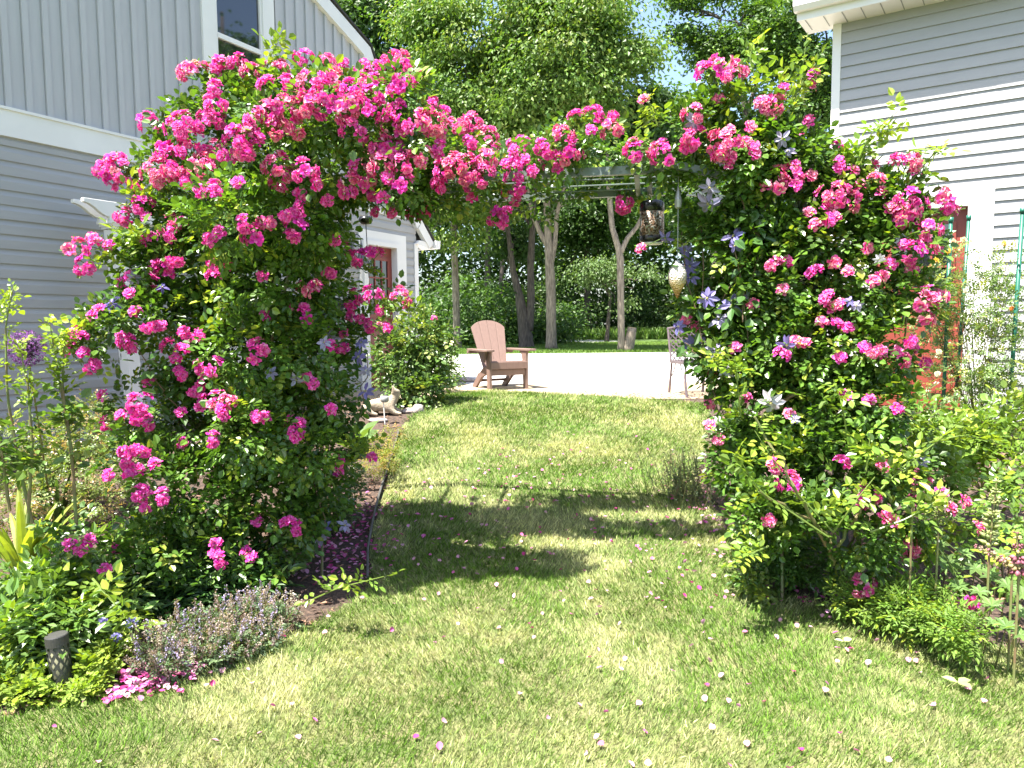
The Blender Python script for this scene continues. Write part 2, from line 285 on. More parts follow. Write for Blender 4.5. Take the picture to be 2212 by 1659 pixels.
tag(grass([(1.9, 3.0, 15000, .036, .0028), (3.0, 4.2, 11500, .038, .0034), (4.2, 5.6, 8000, .04, .0045), (5.6, 7.5, 5000, .045, .006), (7.5, 11.1, 3000, .05, .008)]).build('lawn_grass', M['grass']), kind='stuff')

# ------------------------------------------------------------------ left house (gambrel gable wall seen at an angle)
tl = math.radians(27.69); Lv = V3(math.sin(tl), math.cos(tl), 0); Ln = V3(math.cos(tl), -math.sin(tl), 0); L0 = V3(-4.4387, 6.45, 0)
def WL(t, d, z): return L0 + Lv * t + Ln * d + V3(0, 0, z)
ROOF = [(-2.2, 3.20), (-0.34, 5.51), (2.40, 6.62), (5.14, 5.51), (6.36, 3.20), (6.70, 2.86)]   # outer roof line on the gable
def roofz(t, off=0.0): return float(np.interp(t, [a for a, b in ROOF], [b for a, b in ROOF])) - off
def rooft(z):   # right hand wall end below the roof at height z
    if z < 2.9: return 6.26
    return min(6.26, float(np.interp(-z, [-5.51, -3.20, -2.86], [5.14, 6.36, 6.70])) - 0.10)
def courses(fn, t0, tend, z0, z1, e, prof, holes=()):
    mb = MB(); z = z0
    while z < z1 - 0.01:
        h = min(e, z1 - z); segs = [(t0, tend(z + h * 0.5))]
        for a, b, za, zb in holes:
            if z + h > za + 0.02 and z + h <= zb + 0.004: segs = [s for (x, y) in segs for s in ((x, min(y, a)), (max(x, b), y)) if s[1] - s[0] > 0.01]
        sg = []
        for a, b in segs:
            j = a + (b - a) * (0.15 + 0.7 * rs.rand())
            sg += [(a, j, 0.0), (j, b, 0.0022)] if b - a > 1.5 and rs.rand() < .4 else [(a, b, 0.0)]
        for a, b, pr in sg:
            pts = [(0.0, z)] + [(d + pr, z + fr * h) for d, fr in prof]
            v = [fn(a, d, zz) for d, zz in pts] + [fn(b, d, zz) for d, zz in pts]; k = len(pts)
            mb.add(v, [(i, i + k, i + k + 1, i + 1) for i in range(k - 1)])
        z += e
    return mb
def panel_door(parent, fn, t0, t1, z0, z1, dd, rows, cols, wt0, wt1, wz0, wz1):
    """red half-glazed door in a recess: panel, raised stiles, panes with muntins, handle"""
    mb = MB(); mb.prism([(t0, z0), (t1, z0), (t1, z1), (t0, z1)], fn, dd - 0.045, dd)
    for a, b in ((t0 + 0.11, (t0 + t1) / 2 - 0.04), ((t0 + t1) / 2 + 0.04, t1 - 0.11)): mb.prism([(a, z0 + 0.18), (b, z0 + 0.18), (b, wz0 - 0.14), (a, wz0 - 0.14)], fn, dd + 0.0002, dd + 0.012)
    d = mb.build('door', M['red'], parent); g = MB(); g.prism([(wt0, wz0), (wt1, wz0), (wt1, wz1), (wt0, wz1)], fn, dd + 0.001, dd + 0.006); g.build('pane', M['glass'], d)
    f = MB()
    for i in range(cols + 1): x = wt0 + (wt1 - wt0) * i / cols; w = 0.022 if i in (0, cols) else 0.011; f.prism([(x - w, wz0), (x + w, wz0), (x + w, wz1), (x - w, wz1)], fn, dd + 0.0065, dd + 0.022)
    for i in range(rows + 1): z = wz0 + (wz1 - wz0) * i / rows; w = 0.022 if i in (0, rows) else 0.011; f.prism([(wt0, z - w), (wt1, z - w), (wt1, z + w), (wt0, z + w)], fn, dd + 0.0065, dd + 0.0205)
    f.build('muntin', M['red'], d); h = MB(); p = fn(t0 + 0.07, dd + 0.05, z0 + 0.98); h.tube([fn(t0 + 0.07, dd, z0 + 0.98), p], 0.012, 8); h.lathe([(0.001, -0.03), (0.022, -0.022), (0.03, 0), (0.022, 0.022), (0.001, 0.03)], p, 12); h.build('handle', M['lampgrey'], d, smooth=True)
    return d
house = thing('gambrel_house', 'grey sided barn style house with white band and red door left of the rose arch', 'house', WL(2.4, 0, 0.4))
mb = courses(WL, -3.0, rooft, 0.42, 3.165, 0.127, [(.017, 0), (.017, .6), (.006, .82), (.003, 1)], [(4.83, 5.98, 0.3, 2.9)]); mb.build('lap_siding', M['lowsid'], house)
mb = MB(); sp = 0.178; k = -16
while k * sp < 5.6:   # boards and raised battens, each cut to the roof line
    a = k * sp + 0.02
    for x0, x1, d in ((a + 0.008, a + sp - 0.055, 0.004), (a + sp - 0.052, a + sp, 0.027)):  # gap beside each batten bares the dark inner wall as a shadow line
        for s0, s1, zb, top in (((x0, x1, 3.39, None),) if not (x1 > 2.3 and x0 < 3.3) else ((x0, x1, 3.39, 4.2), (x0, x1, 5.7, None))):
            za, zb2 = (top, top) if top else (roofz(s0, 0.08), roofz(s1, 0.08))
            if min(za, zb2) > zb + 0.03: mb.prism([(s0, zb), (s1, zb), (s1, zb2), (s0, za)], WL, -0.004, d)
    k += 1
mb.build('board_siding', M['upsid'], house)
mb = MB(); mb.prism([(-3, 3.165), (5.98, 3.165), (5.98, 3.39), (-3, 3.39)], WL, -0.01, 0.035); mb.prism([(-3, 3.39), (5.85, 3.39), (5.85, 3.415), (-3, 3.415)], WL, -0.01, 0.05); mb.build('band_board', M['white'], house)
mb = MB(); mb.prism([(-3, 0.2), (6.25, 0.2), (6.25, 0.42), (-3, 0.42)], WL, -0.2, -0.004); mb.build('foundation', M['rock'], house)
mb = MB(); mb.prism([(6.2, 0.3), (6.3, 0.3), (6.3, 2.80), (6.2, 2.80)], WL, -0.09, 0.028); mb.build('corner_board', M['white'], house)
mb = MB(); bw = 0.205   # rake boards along the roof line
for (a, za), (b, zb) in zip(ROOF[:-1], ROOF[1:]):
    n = nrm(V3(za - zb, b - a, 0)); o0, o1 = V3(a, za, 0), V3(b, zb, 0)
    i0, i1 = (0.13 if a < 0 else 0.0), 0.0
    q = [(o0[0], o0[1] - 0.03), (o1[0], o1[1] - 0.03), (o1[0] - n[0] * bw * (0.95), o1[1] - n[1] * bw - 0.01), (o0[0] - n[0] * bw * 0.95, o0[1] - n[1] * bw - 0.01)]
    if a == 6.36: q = [(6.36, 3.17), (6.70, 2.83), (6.56, 2.76), (6.26, 3.04)]
    if b == 6.36: q[2] = (6.215, 3.04)
    if a == 5.14: q[3] = (4.98, 5.34)
    if b == 5.14: q[2] = (4.98, 5.34)
    mb.prism(q, WL, 0.001, 0.075)
mb.build('rake_board', M['white'], house)
mb = MB(); mb.prism([(6.22, 2.80), (6.58, 2.74), (6.66, 2.84), (6.3, 2.86)], WL, -0.08, 0.06); mb.build('eave_return', M['white'], house)
mb = MB()
for (a, za), (b, zb) in zip(ROOF[:-1], ROOF[1:]):
    n = nrm(V3(za - zb, b - a, 0)) * 0.03; mb.prism([(a, za), (b, zb), (b + n[0], zb + n[1]), (a + n[0], za + n[1])], WL, -8.0, 0.088)
mb.build('roof', M['shingle'], house)
mb = MB(); mb.prism([(6.68, 2.76), (6.80, 2.76), (6.82, 2.89), (6.68, 2.89)], WL, -7.9, 0.12); mb.build('gutter', M['white'], house)
mb = MB(); mb.prism([(6.18, 0.3), (6.21, 0.3), (6.21, 2.8), (6.18, 2.8)], WL, -7.9, -0.1); mb.prism([(-2.9, .3), (6.1, .3), (6.1, 3.0), (5.0, 5.2), (2.4, 6.3), (-.2, 5.2), (-1.9, 3.0), (-2.9, 2.5)], WL, -0.4, -0.25); mb.build('inner_wall', M['blackmatte'], house)
# upper window
wnd = MB()
for q in ([(2.25, 4.15), (2.43, 4.15), (2.43, 5.75), (2.25, 5.75)], [(3.14, 4.15), (3.32, 4.15), (3.32, 5.75), (3.14, 5.75)], [(2.43, 4.15), (3.14, 4.15), (3.14, 4.30), (2.43, 4.30)], [(2.43, 5.6), (3.14, 5.6), (3.14, 5.75), (2.43, 5.75)]): wnd.prism(q, WL, -0.03, 0.034)
wnd.prism([(2.2, 4.09), (3.37, 4.09), (3.37, 4.148), (2.2, 4.148)], WL, -0.02, 0.06)
win = wnd.build('window', M['white'], house)
mb = MB()
for q in ([(2.432, 4.302), (2.465, 4.302), (2.465, 5.598), (2.432, 5.598)], [(3.105, 4.302), (3.138, 4.302), (3.138, 5.598), (3.105, 5.598)], [(2.466, 4.302), (3.104, 4.302), (3.104, 4.335), (2.466, 4.335)]): mb.prism(q, WL, -0.03, 0.018)
mb.prism([(2.466, 4.76), (3.104, 4.76), (3.104, 4.815), (2.466, 4.815)], WL, -0.03, 0.022); mb.build('sash', M['white'], win)
mb = MB(); mb.prism([(2.44, 4.31), (3.13, 4.31), (3.13, 5.6), (2.44, 5.6)], WL, -0.03, -0.008); mb.build('pane', M['glass'], win)
# door with white casing, wall lantern
mb = MB()
for q in ([(4.83, 0.4), (5.0, 0.4), (5.0, 2.89), (4.83, 2.89)], [(5.70, 0.4), (5.97, 0.4), (5.97, 2.89), (5.70, 2.89)], [(5.0, 2.68), (5.70, 2.68), (5.70, 2.89), (5.0, 2.89)]): mb.prism(q, WL, -0.12, 0.03)
for q in ([(4.90, 0.4), (5.0, 0.4), (5.0, 2.75), (4.90, 2.75)], [(5.70, 0.4), (5.82, 0.4), (5.82, 2.75), (5.70, 2.75)], [(5.0, 2.682), (5.70, 2.682), (5.70, 2.75), (5.0, 2.75)]): mb.prism(q, WL, 0.0302, 0.055)
mb.build('door_casing', M['white'], house)
mb = MB(); mb.prism([(4.8, 0.3), (6.0, 0.3), (6.0, 0.4), (4.8, 0.4)], WL, -0.1, 0.25); mb.build('door_step', M['concrete'], house)
panel_door(house, WL, 5.0, 5.70, 0.45, 2.68, -0.055, 3, 3, 5.10, 5.59, 1.65, 2.50)
mb = MB(); mb.prism([(4.60, 2.48), (4.70, 2.48), (4.70, 2.68), (4.60, 2.68)], WL, 0.017, 0.05)
arc = [WL(4.65, 0.05, 2.55)] + [WL(4.65 + 0.03 * 0, 0.05 + 0.16 * (1 - math.cos(a)) / 2, 2.68 + 0.10 * math.sin(a)) for a in np.linspace(0, math.pi, 9)] + [WL(4.65, 0.21, 2.66)]
mb.tube(arc, 0.009, 6); lan = mb.build('wall_lantern', M['lampgrey'], house)
mb = MB(); c = WL(4.65, 0.21, 2.42); mb.lathe([(.01, .24), (.022, .2), (.02, .16), (.05, .14), (.045, .08), (.06, .02), (.13, -.03), (.135, -.045), (.01, -.03)], c, 20); mb.build('lamp_shade', M['lampgrey'], lan, smooth=False)

# ------------------------------------------------------------------ right house
tr_ = math.radians(55.47); Wv = V3(math.sin(tr_), -math.cos(tr_), 0); Wn = V3(-math.cos(tr_), -math.sin(tr_), 0); R0 = V3(3.7833, 8.70, 0)
def WR(s, d, z): return R0 + Wv * s + Wn * d + V3(0, 0, z)
rh = thing('sided_house', 'pale lap sided building with white gutter and red door on the right', 'house', WR(2, 0, 0.45))
mb = courses(WR, -0.005, lambda z: 5.6, 0.45, 4.87, 0.127, [(.021, 0), (.003, 1)], [(0.17, 1.53, 0.3, 2.92)]); mb.build('lap_siding', M['rsid'], rh)
mb = MB(); mb.prism([(-0.09, 0.4), (0.0, 0.4), (0.0, 4.87), (-0.09, 4.87)], WR, -0.09, 0.026); mb.build('corner_board', M['white'], rh)
mb = MB(); mb.prism([(-0.085, 0.1), (6, 0.1), (6, 0.45), (-0.085, 0.45)], WR, -0.2, -0.004); mb.build('foundation', M['rock'], rh)
mb = MB()
for q in ([(0.17, 0.45), (0.40, 0.45), (0.40, 2.915), (0.17, 2.915)], [(1.30, 0.45), (1.53, 0.45), (1.53, 2.915), (1.30, 2.915)], [(0.40, 2.71), (1.30, 2.71), (1.30, 2.915), (0.40, 2.915)]): mb.prism(q, WR, -0.16, 0.025)
for q in ([(0.28, 0.45), (0.40, 0.45), (0.40, 2.80), (0.28, 2.80)], [(1.30, 0.45), (1.38, 0.45), (1.38, 2.80), (1.30, 2.80)], [(0.40, 2.712), (1.30, 2.712), (1.30, 2.80), (0.40, 2.80)]): mb.prism(q, WR, 0.0252, 0.045)
mb.build('door_casing', M['white'], rh)
panel_door(rh, WR, 0.40, 1.30, 0.52, 2.71, -0.09, 3, 3, 0.55, 1.17, 1.85, 2.57)
mb = MB(); mb.prism([(-0.39, 4.87), (6, 4.87), (6, 4.885), (-0.39, 4.885)], WR, -0.1, 0.36)
mbj = MB()
for i in range(34): s_ = -0.32 + i * 0.19; mbj.prism([(s_, 4.866), (s_ + 0.010, 4.866), (s_ + 0.010, 4.8695), (s_, 4.8695)], WR, 0.02, 0.355)
sof = mb.build('soffit', M['white'], rh)
mbj.build('soffit_joints', M['grey'], rh)
mb = MB(); mb.prism([(-0.40, 4.868), (6, 4.868), (6, 5.06), (-0.40, 5.06)], WR, 0.36, 0.38); mb.build('fascia_board', M['white'], rh)
def GU(d, s, z): return WR(s, d, z)
mb = MB(); mb.prism([(0.381, 4.95), (0.45, 4.95), (0.485, 5.0), (0.485, 5.07), (0.47, 5.08), (0.381, 5.08)], lambda d, s, z: WR(s, d, z), -0.42, 6.0); mb.build('gutter', M['white'], rh)
mb = MB(); v = [WR(-0.40, 0.40, 5.085), WR(6, 0.40, 5.085), WR(6, -4.0, 7.1), WR(-0.40, -4.0, 7.1)]; v += [x + V3(0, 0, 0.03) for x in v]
mb.add(v, [(3, 2, 1, 0), (4, 5, 6, 7), (0, 1, 5, 4), (1, 2, 6, 5), (2, 3, 7, 6), (3, 0, 4, 7)]); mb.build('roof', M['shingle'], rh)
mb = MB(); mb.add([WR(-0.40, 0.38, 4.89), WR(-0.40, 0.38, 5.08), WR(-0.40, -4, 7.09), WR(-0.40, -4, 6.88), WR(-0.36, 0.38, 4.89), WR(-0.36, 0.38, 5.08), WR(-0.36, -4, 7.09), WR(-0.36, -4, 6.88)], [(0, 1, 2, 3), (7, 6, 5, 4), (0, 3, 7, 4)]); mb.build('rake_board', M['white'], rh)
mb = MB(); mb.add([WR(-0.085, -0.09, 0.45), WR(-0.085, -8, 0.45), WR(-0.085, -8, 5.0), WR(-0.085, -4, 6.9), WR(-0.085, -0.09, 4.87)], [(0, 1, 2, 3, 4)]); mb.build('gable_wall', M['rsid'], rh)
mb = MB(); mb.prism([(0.05, .3), (5.8, .3), (5.8, 4.85), (0.05, 4.85)], WR, -0.4, -0.25); mb.build('inner_wall', M['blackmatte'], rh)

# ------------------------------------------------------------------ white arbour against the left house
def wall_coord(p): q = np.array(p) - L0; return float(q @ Lv), float(q @ Ln)
tp, dpp = wall_coord(at(246, 489, 6.9)); zt = at(220.7, 433.6, 6.75)[2]
ar = thing('white_arbour', 'white wooden arbour with scroll cut beam ends against the grey house wall', 'arbour', WL(tp, dpp, 0.4))
poly = [(0, 0), (0, -.035), (.05, -.045), (.10, -.072), (.15, -.11), (.20, -.135), (.235, -.14), (.235, -.165), (1.7, -.165), (1.7, 0)]
for dd in (-0.10, 0.045):
    mb = MB(); mb.prism([(tp - 0.33 + a, zt + b) for a, b in poly], WL, dpp + dd, dpp + dd + 0.045); box_bevel(mb.build('beam', M['white'], ar))
for k, (dt) in enumerate((0.0, 1.25)):
    top = WL(tp + dt, dpp, zt - 0.167); bot = at(298, 880, 7.05) if k == 0 else WL(tp + dt + 0.2, dpp, 0.4); bot[2] = 0.42
    mb = MB(); mb.beam(bot, top - V3(0, 0, 0.07), 0.125, 0.125, up=Ln); pst = mb.build('post', M['white'], ar); box_bevel(pst)
    mb = MB()
    for w, h0, h1 in ((0.15, 0.07, 0.05), (0.175, 0.05, 0.028), (0.20, 0.028, 0.0)):
        mb.box(top - V3(0, 0, (h0 + h1) / 2), (w, w, h0 - h1), np.stack([Lv, Ln, V3(0, 0, 1)], 1))
    mb.build('capital', M['white'], pst)

# ------------------------------------------------------------------ steel garden arch
th = math.radians(10.5); Ae, Ag = V3(math.cos(th), -math.sin(th), 0), V3(math.sin(th), math.cos(th), 0); KA = 0.88   # the arch, roses and clematis stand at this share of the first distance estimate
A0 = V3(0, 4.834 * KA, 0)
def AR(s, d, z): return A0 + (Ae * s + Ag * d) * KA + V3(0, 0, CAMZ + (z - CAMZ) * KA)
arch = thing('garden_arch', 'green grey steel garden arch holding up the pink climbing roses', 'garden arch', AR(0, 0.4, 0.15))
for d in (0.0, 0.8):
    mb = MB(); end = at(1451, 355, 4.60 * KA) if d == 0 else AR(1.25, 0.8, 2.43)
    mb.beam(AR(-1.6, d, 2.45), AR(0.88, d, 2.45), 0.035, 0.045); mb.beam(AR(0.87, d, 2.452), end, 0.035, 0.045); mb.beam(end, AR(1.45, d, 2.36), 0.03, 0.04); mb.build('top_bar', M['archmetal'], arch)
mb = MB()
for d in (0.2, 0.40, 0.6): mb.tube([AR(-1.6, d, 2.44), AR(1.3, d, 2.44)], 0.0045, 6)
mb.build('roof_wire', M['archmetal'], arch)
for s in (-1.5, -1.0, -0.5, 0.80, 0.88): mb = MB(); mb.beam(AR(s, 0, 2.43), AR(s, 0.8, 2.43), 0.028, 0.018); mb.build('cross_bar', M['archmetal'], arch)
bl, br = ground(445, 1180) + Ag * .3, ground(1855, 1215) + Ag * .25
for base, s in ((bl, -1.55), (br, 1.75)):
    for d in (0.0, 0.8):
        b = base + Ag * d * KA; b[2] = float(gz(b[1])) - 0.1; mb = MB(); mb.beam(b, AR(s, d, 2.42), 0.04, 0.04, up=Ag); mb.build('leg', M['archmetal'], arch)
    mb = MB()
    for i in range(1, 8):
        t = i / 8; p = base * (1 - t) + AR(s, 0, 2.42) * t; mb.tube([p, p + Ag * 0.8], 0.006, 6)
    mb.build('side_rung', M['archmetal'], arch)

# ------------------------------------------------------------------ brown slatted garden chair
def strut(mb, pts2, x0, x1): mb.prism(pts2, lambda y, x, z: V3(x, y, z), x0, x1)   # side profile (y,z) between x0 and x1
gp = ground(1059.6, 844.7); ca = math.radians(25); R25 = np.array([[math.cos(ca), -math.sin(ca), 0], [math.sin(ca), math.cos(ca), 0], [0, 0, 1]])
org = gp + R25 @ V3(0.285, 0.03, 0)
ch = thing('adirondack_chair', 'brown slatted garden chair with fan back and wide arms on the patio', 'chair', org, ca)
def part(mb, name, m, par, bev=0.004): o = mb.build(name, m, par, world=False); return box_bevel(o, bev) if bev else o
for sx in (-1, 1):
    mb = MB(); strut(mb, [(-.045, 0), (.045, 0), (.075, .42), (.11, .555), (-.05, .555), (-.05, .40)], sx * .285 - .02, sx * .285 + .02); part(mb, 'front_leg', M['poly'], ch)
    mb = MB(); strut(mb, [(-.02, .27), (.02, .375), (.30, .31), (.42, .24), (.50, .22), (.56, .15), (.70, .04), (.70, 0), (.60, 0), (.36, .17), (.1, .25)], sx * .242 - .02, sx * .242 + .02); part(mb, 'rear_leg', M['poly'], ch)
    mb = MB(); a = [(sx * .25, .72), (sx * .25, -.11), (sx * .29, -.13), (sx * .38, -.13), (sx * .415, -.09), (sx * .40, .30), (sx * .34, .72)]
    mb.prism(a if sx > 0 else a[::-1], lambda x, z, y: V3(x, y, z), .557, .585); part(mb, 'armrest', M['poly'], ch)
    mb = MB(); strut(mb, [(-.0, .555), (.30, .555), (.24, .52), (.08, .40), (.06, .40)], sx * .33 - .012, sx * .33 + .012); part(mb, 'arm_bracket', M['poly'], ch)
mb = MB(); mb.box((0, -.055, .355), (.575, .024, .10)); part(mb, 'seat_apron', M['poly'], ch)
mb = MB(); mb.box((0, -.02, .255), (.53, .024, .085)); part(mb, 'front_rail', M['poly'], ch)
for i in range(6): mb = MB(); y = -.01 + i * .072; mb.box((0, y, .402 - .028 * i), (.53, .066, .02), np.array(Matrix.Rotation(-0.37, 3, 'X'))); part(mb, 'seat_slat', M['poly'], ch)
tb = math.radians(24)   # back slats: fan shape with an arched top
def BK(x, w): return V3(x, .40 + w * math.sin(tb), .22 + w * math.cos(tb))
def topw(x): return .66 + .20 * math.sqrt(max(0, 1 - (x / .30) ** 2))
xs = [-1, -.6, -.2, .2, .6, 1]
xs = [-1, -.5, 0, .5, 1]
for i in range(4):
    mb = MB(); b0, b1 = xs[i] * .185 + .0025, xs[i + 1] * .185 - .0025; t0, t1 = xs[i] * .275 + .0025, xs[i + 1] * .275 - .0025
    ts = np.linspace(t0, t1, 7); out = [(b0, 0), (b1, 0)] + [(t, topw(t)) for t in ts[::-1]]
    n = len(out); bo = V3(0, math.cos(tb), -math.sin(tb)) * .022; v = [BK(*q) for q in out] + [BK(*q) + bo for q in out]
    mb.add(v, [tuple(range(n)), tuple(range(n, 2 * n))[::-1]] + [(k, k + n, (k + 1) % n + n, (k + 1) % n) for k in range(n)]); part(mb, 'back_slat', M['poly'], ch, 0.003)
mb = MB(); mb.box((0, .63, .535), (.74, .05, .04)); mb.box((0, .73, .86), (.46, .025, .06), np.array(Matrix.Rotation(-tb, 3, 'X'))); part(mb, 'back_brace', M['poly'], ch)
mb = MB(); mb.tube([(-.24, .58, .11), (.24, .58, .11)], .02, 10); part(mb, 'stretcher', M['poly'], ch, 0)

# ------------------------------------------------------------------ cast metal chair, half hidden by the clematis
ca = math.radians(8); c_, s_ = math.cos(ca), math.sin(ca); fl = ground(1484, 861); R8 = np.array([[c_, -s_, 0], [s_, c_, 0], [0, 0, 1]]); org = fl - R8 @ V3(-.24, -.30, 0)
mc = thing('metal_patio_chair', 'bronze cast metal chair with lattice back beside the clematis', 'chair', org, ca)
def lattice(mb, fn, w, h, sp, r, nrm_off):
    for sg in (1, -1):
        for c in np.arange(-h, w + h, sp):
            pts = []
            for k in np.linspace(0, 1, 17):
                y = k * h; x = (c + sg * y) if sg > 0 else (c + h - y)
                if 0 <= x <= w: pts.append(fn(x - w / 2, y, sg * nrm_off))
            if len(pts) > 1:
                pts = np.array([pts[0], pts[-1]]); mb.beam(pts[0], pts[1], r * 2.6, r * 0.8, up=fn(0, 0, 1) - fn(0, 0, 0))
def BKc(x, w, d=0.0): return V3(x * (1 + 0.12 * w), .26 + w * .20 + d, .46 + w * .98)
for sx in (-1, 1):
    y = np.linspace(0, 1, 7)
    mb = MB(); mb.tube([(sx * (.24 + .015 * math.sin(k * 3)), -.30 + .05 * (k), .0 + .44 * k) for k in y], [.013 + .006 * (1 - k) for k in y], 8); part(mb, 'leg', M['bronze'], mc, 0)
    mb = MB(); mb.tube([(sx * .235, .36 - .10 * k, .44 * k) for k in y], [.013 + .006 * (1 - k) for k in y], 8); lg = part(mb, 'leg', M['bronze'], mc, 0)
    mb = MB(); mb.tube([(sx * .235, .32 - .20 * k ** .6, .22 + .2 * k) for k in y], .007, 6); mb.tube([(sx * .24, -.26 + .20 * k ** .6, .22 + .2 * k) for k in y], .007, 6); part(mb, 'leg_brace', M['bronze'], mc, 0)
    mb = MB(); mb.tube([BKc(sx * .25, k * .42) for k in y], .015, 8); part(mb, 'back_post', M['bronze'], mc, 0)
mb = MB(); mb.tube([BKc(-.26 + .52 * k, .42 + .03 * math.sin(k * 3.14)) for k in np.linspace(0, 1, 9)], .016, 8); part(mb, 'top_rail', M['bronze'], mc, 0)
mb = MB(); lattice(mb, lambda x, w, d: BKc(x, w, d), .5, .42, .075, .006, .005); part(mb, 'back_lattice', M['bronze'], mc, 0)
mb = MB(); lattice(mb, lambda x, w, d: V3(x, -.28 + w, .445 + d), .5, .54, .075, .006, .003)
for a, b in (((-.26, -.29), (.26, -.29)), ((.26, -.29), (.25, .27)), ((.25, .27), (-.25, .27)), ((-.25, .27), (-.26, -.29))): mb.beam((*a, .44), (*b, .44), .03, .035)
part(mb, 'seat', M['bronze'], mc, 0)

# ------------------------------------------------------------------ things hanging from the arch
def hang(name, label, cat, p): return thing(name, label, cat, p)
p = at(1408, 524, 5.30 * KA); r_, h_ = pxm(26, 5.3 * KA), pxm(88, 5.3 * KA); ZB = AR(0, 0, 2.43)[2]
hl = hang('hanging_lantern', 'black hanging lantern with silver and copper swirl panel under the arch', 'lantern', p)
def lth(prof, nm, m, par, n=28, sm=True): mb = MB(); mb.lathe(prof, (0, 0, 0), n); return mb.build(nm, m, par, sm, world=False)
lth([(r_ * .9, h_ * .14), (r_ * .985, h_ * .16), (r_ * .985, h_ * .73), (r_ * .9, h_ * .75)], 'swirl_panel', M['swirl'], hl)
lth([(r_ * .98, h_ * .735), (r_ * 1.0, h_ * .74), (r_ * 1.0, h_ * .88), (r_ * .95, h_ * .95), (r_ * .8, h_ * .99), (.001, h_)], 'cap', M['black'], hl)
lth([(.001, .0), (r_ * .8, .0), (r_ * .95, h_ * .03), (r_, h_ * .07), (r_, h_ * .15), (r_ * .98, h_ * .158)], 'base', M['black'], hl)
lth([(r_ * .5, -.012), (r_ * .84, -.010), (r_ * .86, -.002), (r_ * .5, -.001)], 'rim', M['white'], hl)
mb = MB()
for sx in (-1, 1): mb.tube([(sx * r_ * .35, 0, h_ * .985), (sx * r_ * .35, 0, ZB - p[2])], .0025, 5)
mb.build('hanging_wire', M['wire'], hl, world=False)
p = at(1463, 645, 4.1); r_, h_ = pxm(20, 4.1), pxm(82, 4.1)
og = hang('glass_ornament', 'gold and silver crackle glass teardrop ornament hanging beside the clematis', 'ornament', p)
lth([(.001, 0), (r_ * .12, h_ * .03), (r_ * .45, h_ * .2), (r_ * .82, h_ * .38), (r_, h_ * .55), (r_ * .96, h_ * .66), (r_ * .78, h_ * .78), (r_ * .72, h_ * .80)], 'glass_body', M['crackle'], og, 32)
lth([(r_ * .72, h_ * .80), (r_ * .70, h_ * .83), (r_ * .45, h_ * .89), (r_ * .28, h_ * .91), (r_ * .26, h_ * .98), (.001, h_)], 'cap', M['grey'], og)
mb = MB(); mb.tube([(0, 0, h_), (0.0, 0, ZB - p[2])], .0022, 5); mb.lathe([(.001, 0), (.018, .01), (.022, .05), (.012, .09), (.004, .12), (.001, .13)], (0, 0, ZB - p[2] - 0.2), 12); mb.build('hanging_wire', M['wire'], og, world=False)
p = at(790, 478, 5.55 * KA)
hc = hang('hanging_ornament', 'round black hanging cap with long thin wire left under the arch', 'garden ornament', p); r_ = pxm(15, 5.55 * KA)
lth([(.001, -.02), (r_ * .6, -.018), (r_, 0), (r_, .012), (r_ * .8, .03), (.001, .034)], 'cap', M['black'], hc)
mb = MB(); q = at(797, 600, 5.55 * KA) - p; mb.tube([(0, 0, 0), tuple(q)], .003, 5); mb.tube([(0, 0, .03), (0, 0, ZB - p[2])], .002, 5); mb.build('hanging_wire', M['blackmatte'], hc, world=False)

# ------------------------------------------------------------------ path light, stakes, statue, stones, edging
g = ground(139, 1500); g[2] -= 0.01
pl = thing('path_light', 'black perforated tube garden light standing at the lawn edge', 'garden light', g); r_, h_ = pxm(22.5, 3.0), 0.265
Rl = math.radians(-4)
mb = MB()
for sg in (1, -1):
    for k in range(10):
        a0 = k * 2 * math.pi / 10; zz = np.linspace(.0, h_ * .86, 30); an = a0 + sg * zz / r_ * 0.55
        pts = np.stack([r_ * np.cos(an), r_ * np.sin(an), zz], 1); mb.ribbon(pts, np.full(30, .0042), np.stack([np.cos(an + 1.57), np.sin(an + 1.57), 0 * an], 1))
sh = mb.build('perforated_shell', M['blackmatte'], pl, world=False)
lth([(r_ * .84, 0), (r_ * .84, h_ * .85)], 'inner_tube', mat('dull_diffuser', (0.17, 0.17, 0.10), 0.8), pl, 24)
lth([(r_ * .9, h_ * .84), (r_ * 1.02, h_ * .845), (r_ * 1.02, h_ * .985), (r_ * .97, h_), (.001, h_ + .001)], 'cap', M['blackmatte'], pl, 28, False)
pl.rotation_euler = (0, Rl, 0)
def stake(name, label, a, b, Y, m, r, cat, capm=None):
    p, q = at(*a, Y[0]), at(*b, Y[1]); p[2] = min(p[2], float(gz(p[1]))) - 0.05; o = thing(name, label, cat, p)
    mb = MB(); mb.tube([p, q], r, 8); mb.build('rod', m, o, True)
    if capm: mb = MB(); mb.tube([q - V3(0, 0, 0.01), q + V3(0, 0, 0.035)], r * 1.35, 8); mb.build('cap', capm, o, True)
    return o
stake('plant_stake', 'green coated plant stake crossing the dark pane of the right red door', (2035, 930), (2054, 478), (6.9, 6.9), M['greenstake'], .017, 'plant stake', M['greenstake'])
stake('plant_stake', 'green coated plant stake at the right jamb of the red door', (2060, 905), (2093, 473), (7.25, 7.25), M['greenstake'], .016, 'plant stake', M['greenstake'])
stake('plant_stake', 'tallest green plant stake at the far right in front of white siding', (2174, 975), (2209, 458), (6.7, 6.7), M['greenstake'], .018, 'plant stake', M['greenstake'])
g = ground(832, 918); sl = thing('garden_stake_light', 'thin white garden stake with small grey cap in front of the statue', 'garden light', g)
hq = at(829, 868, g[1])[2] - g[2]
mb = MB(); mb.tube([(0, 0, -.03), (-.012, 0, hq)], .006, 6); mb.build('stake', M['white'], sl, world=False)
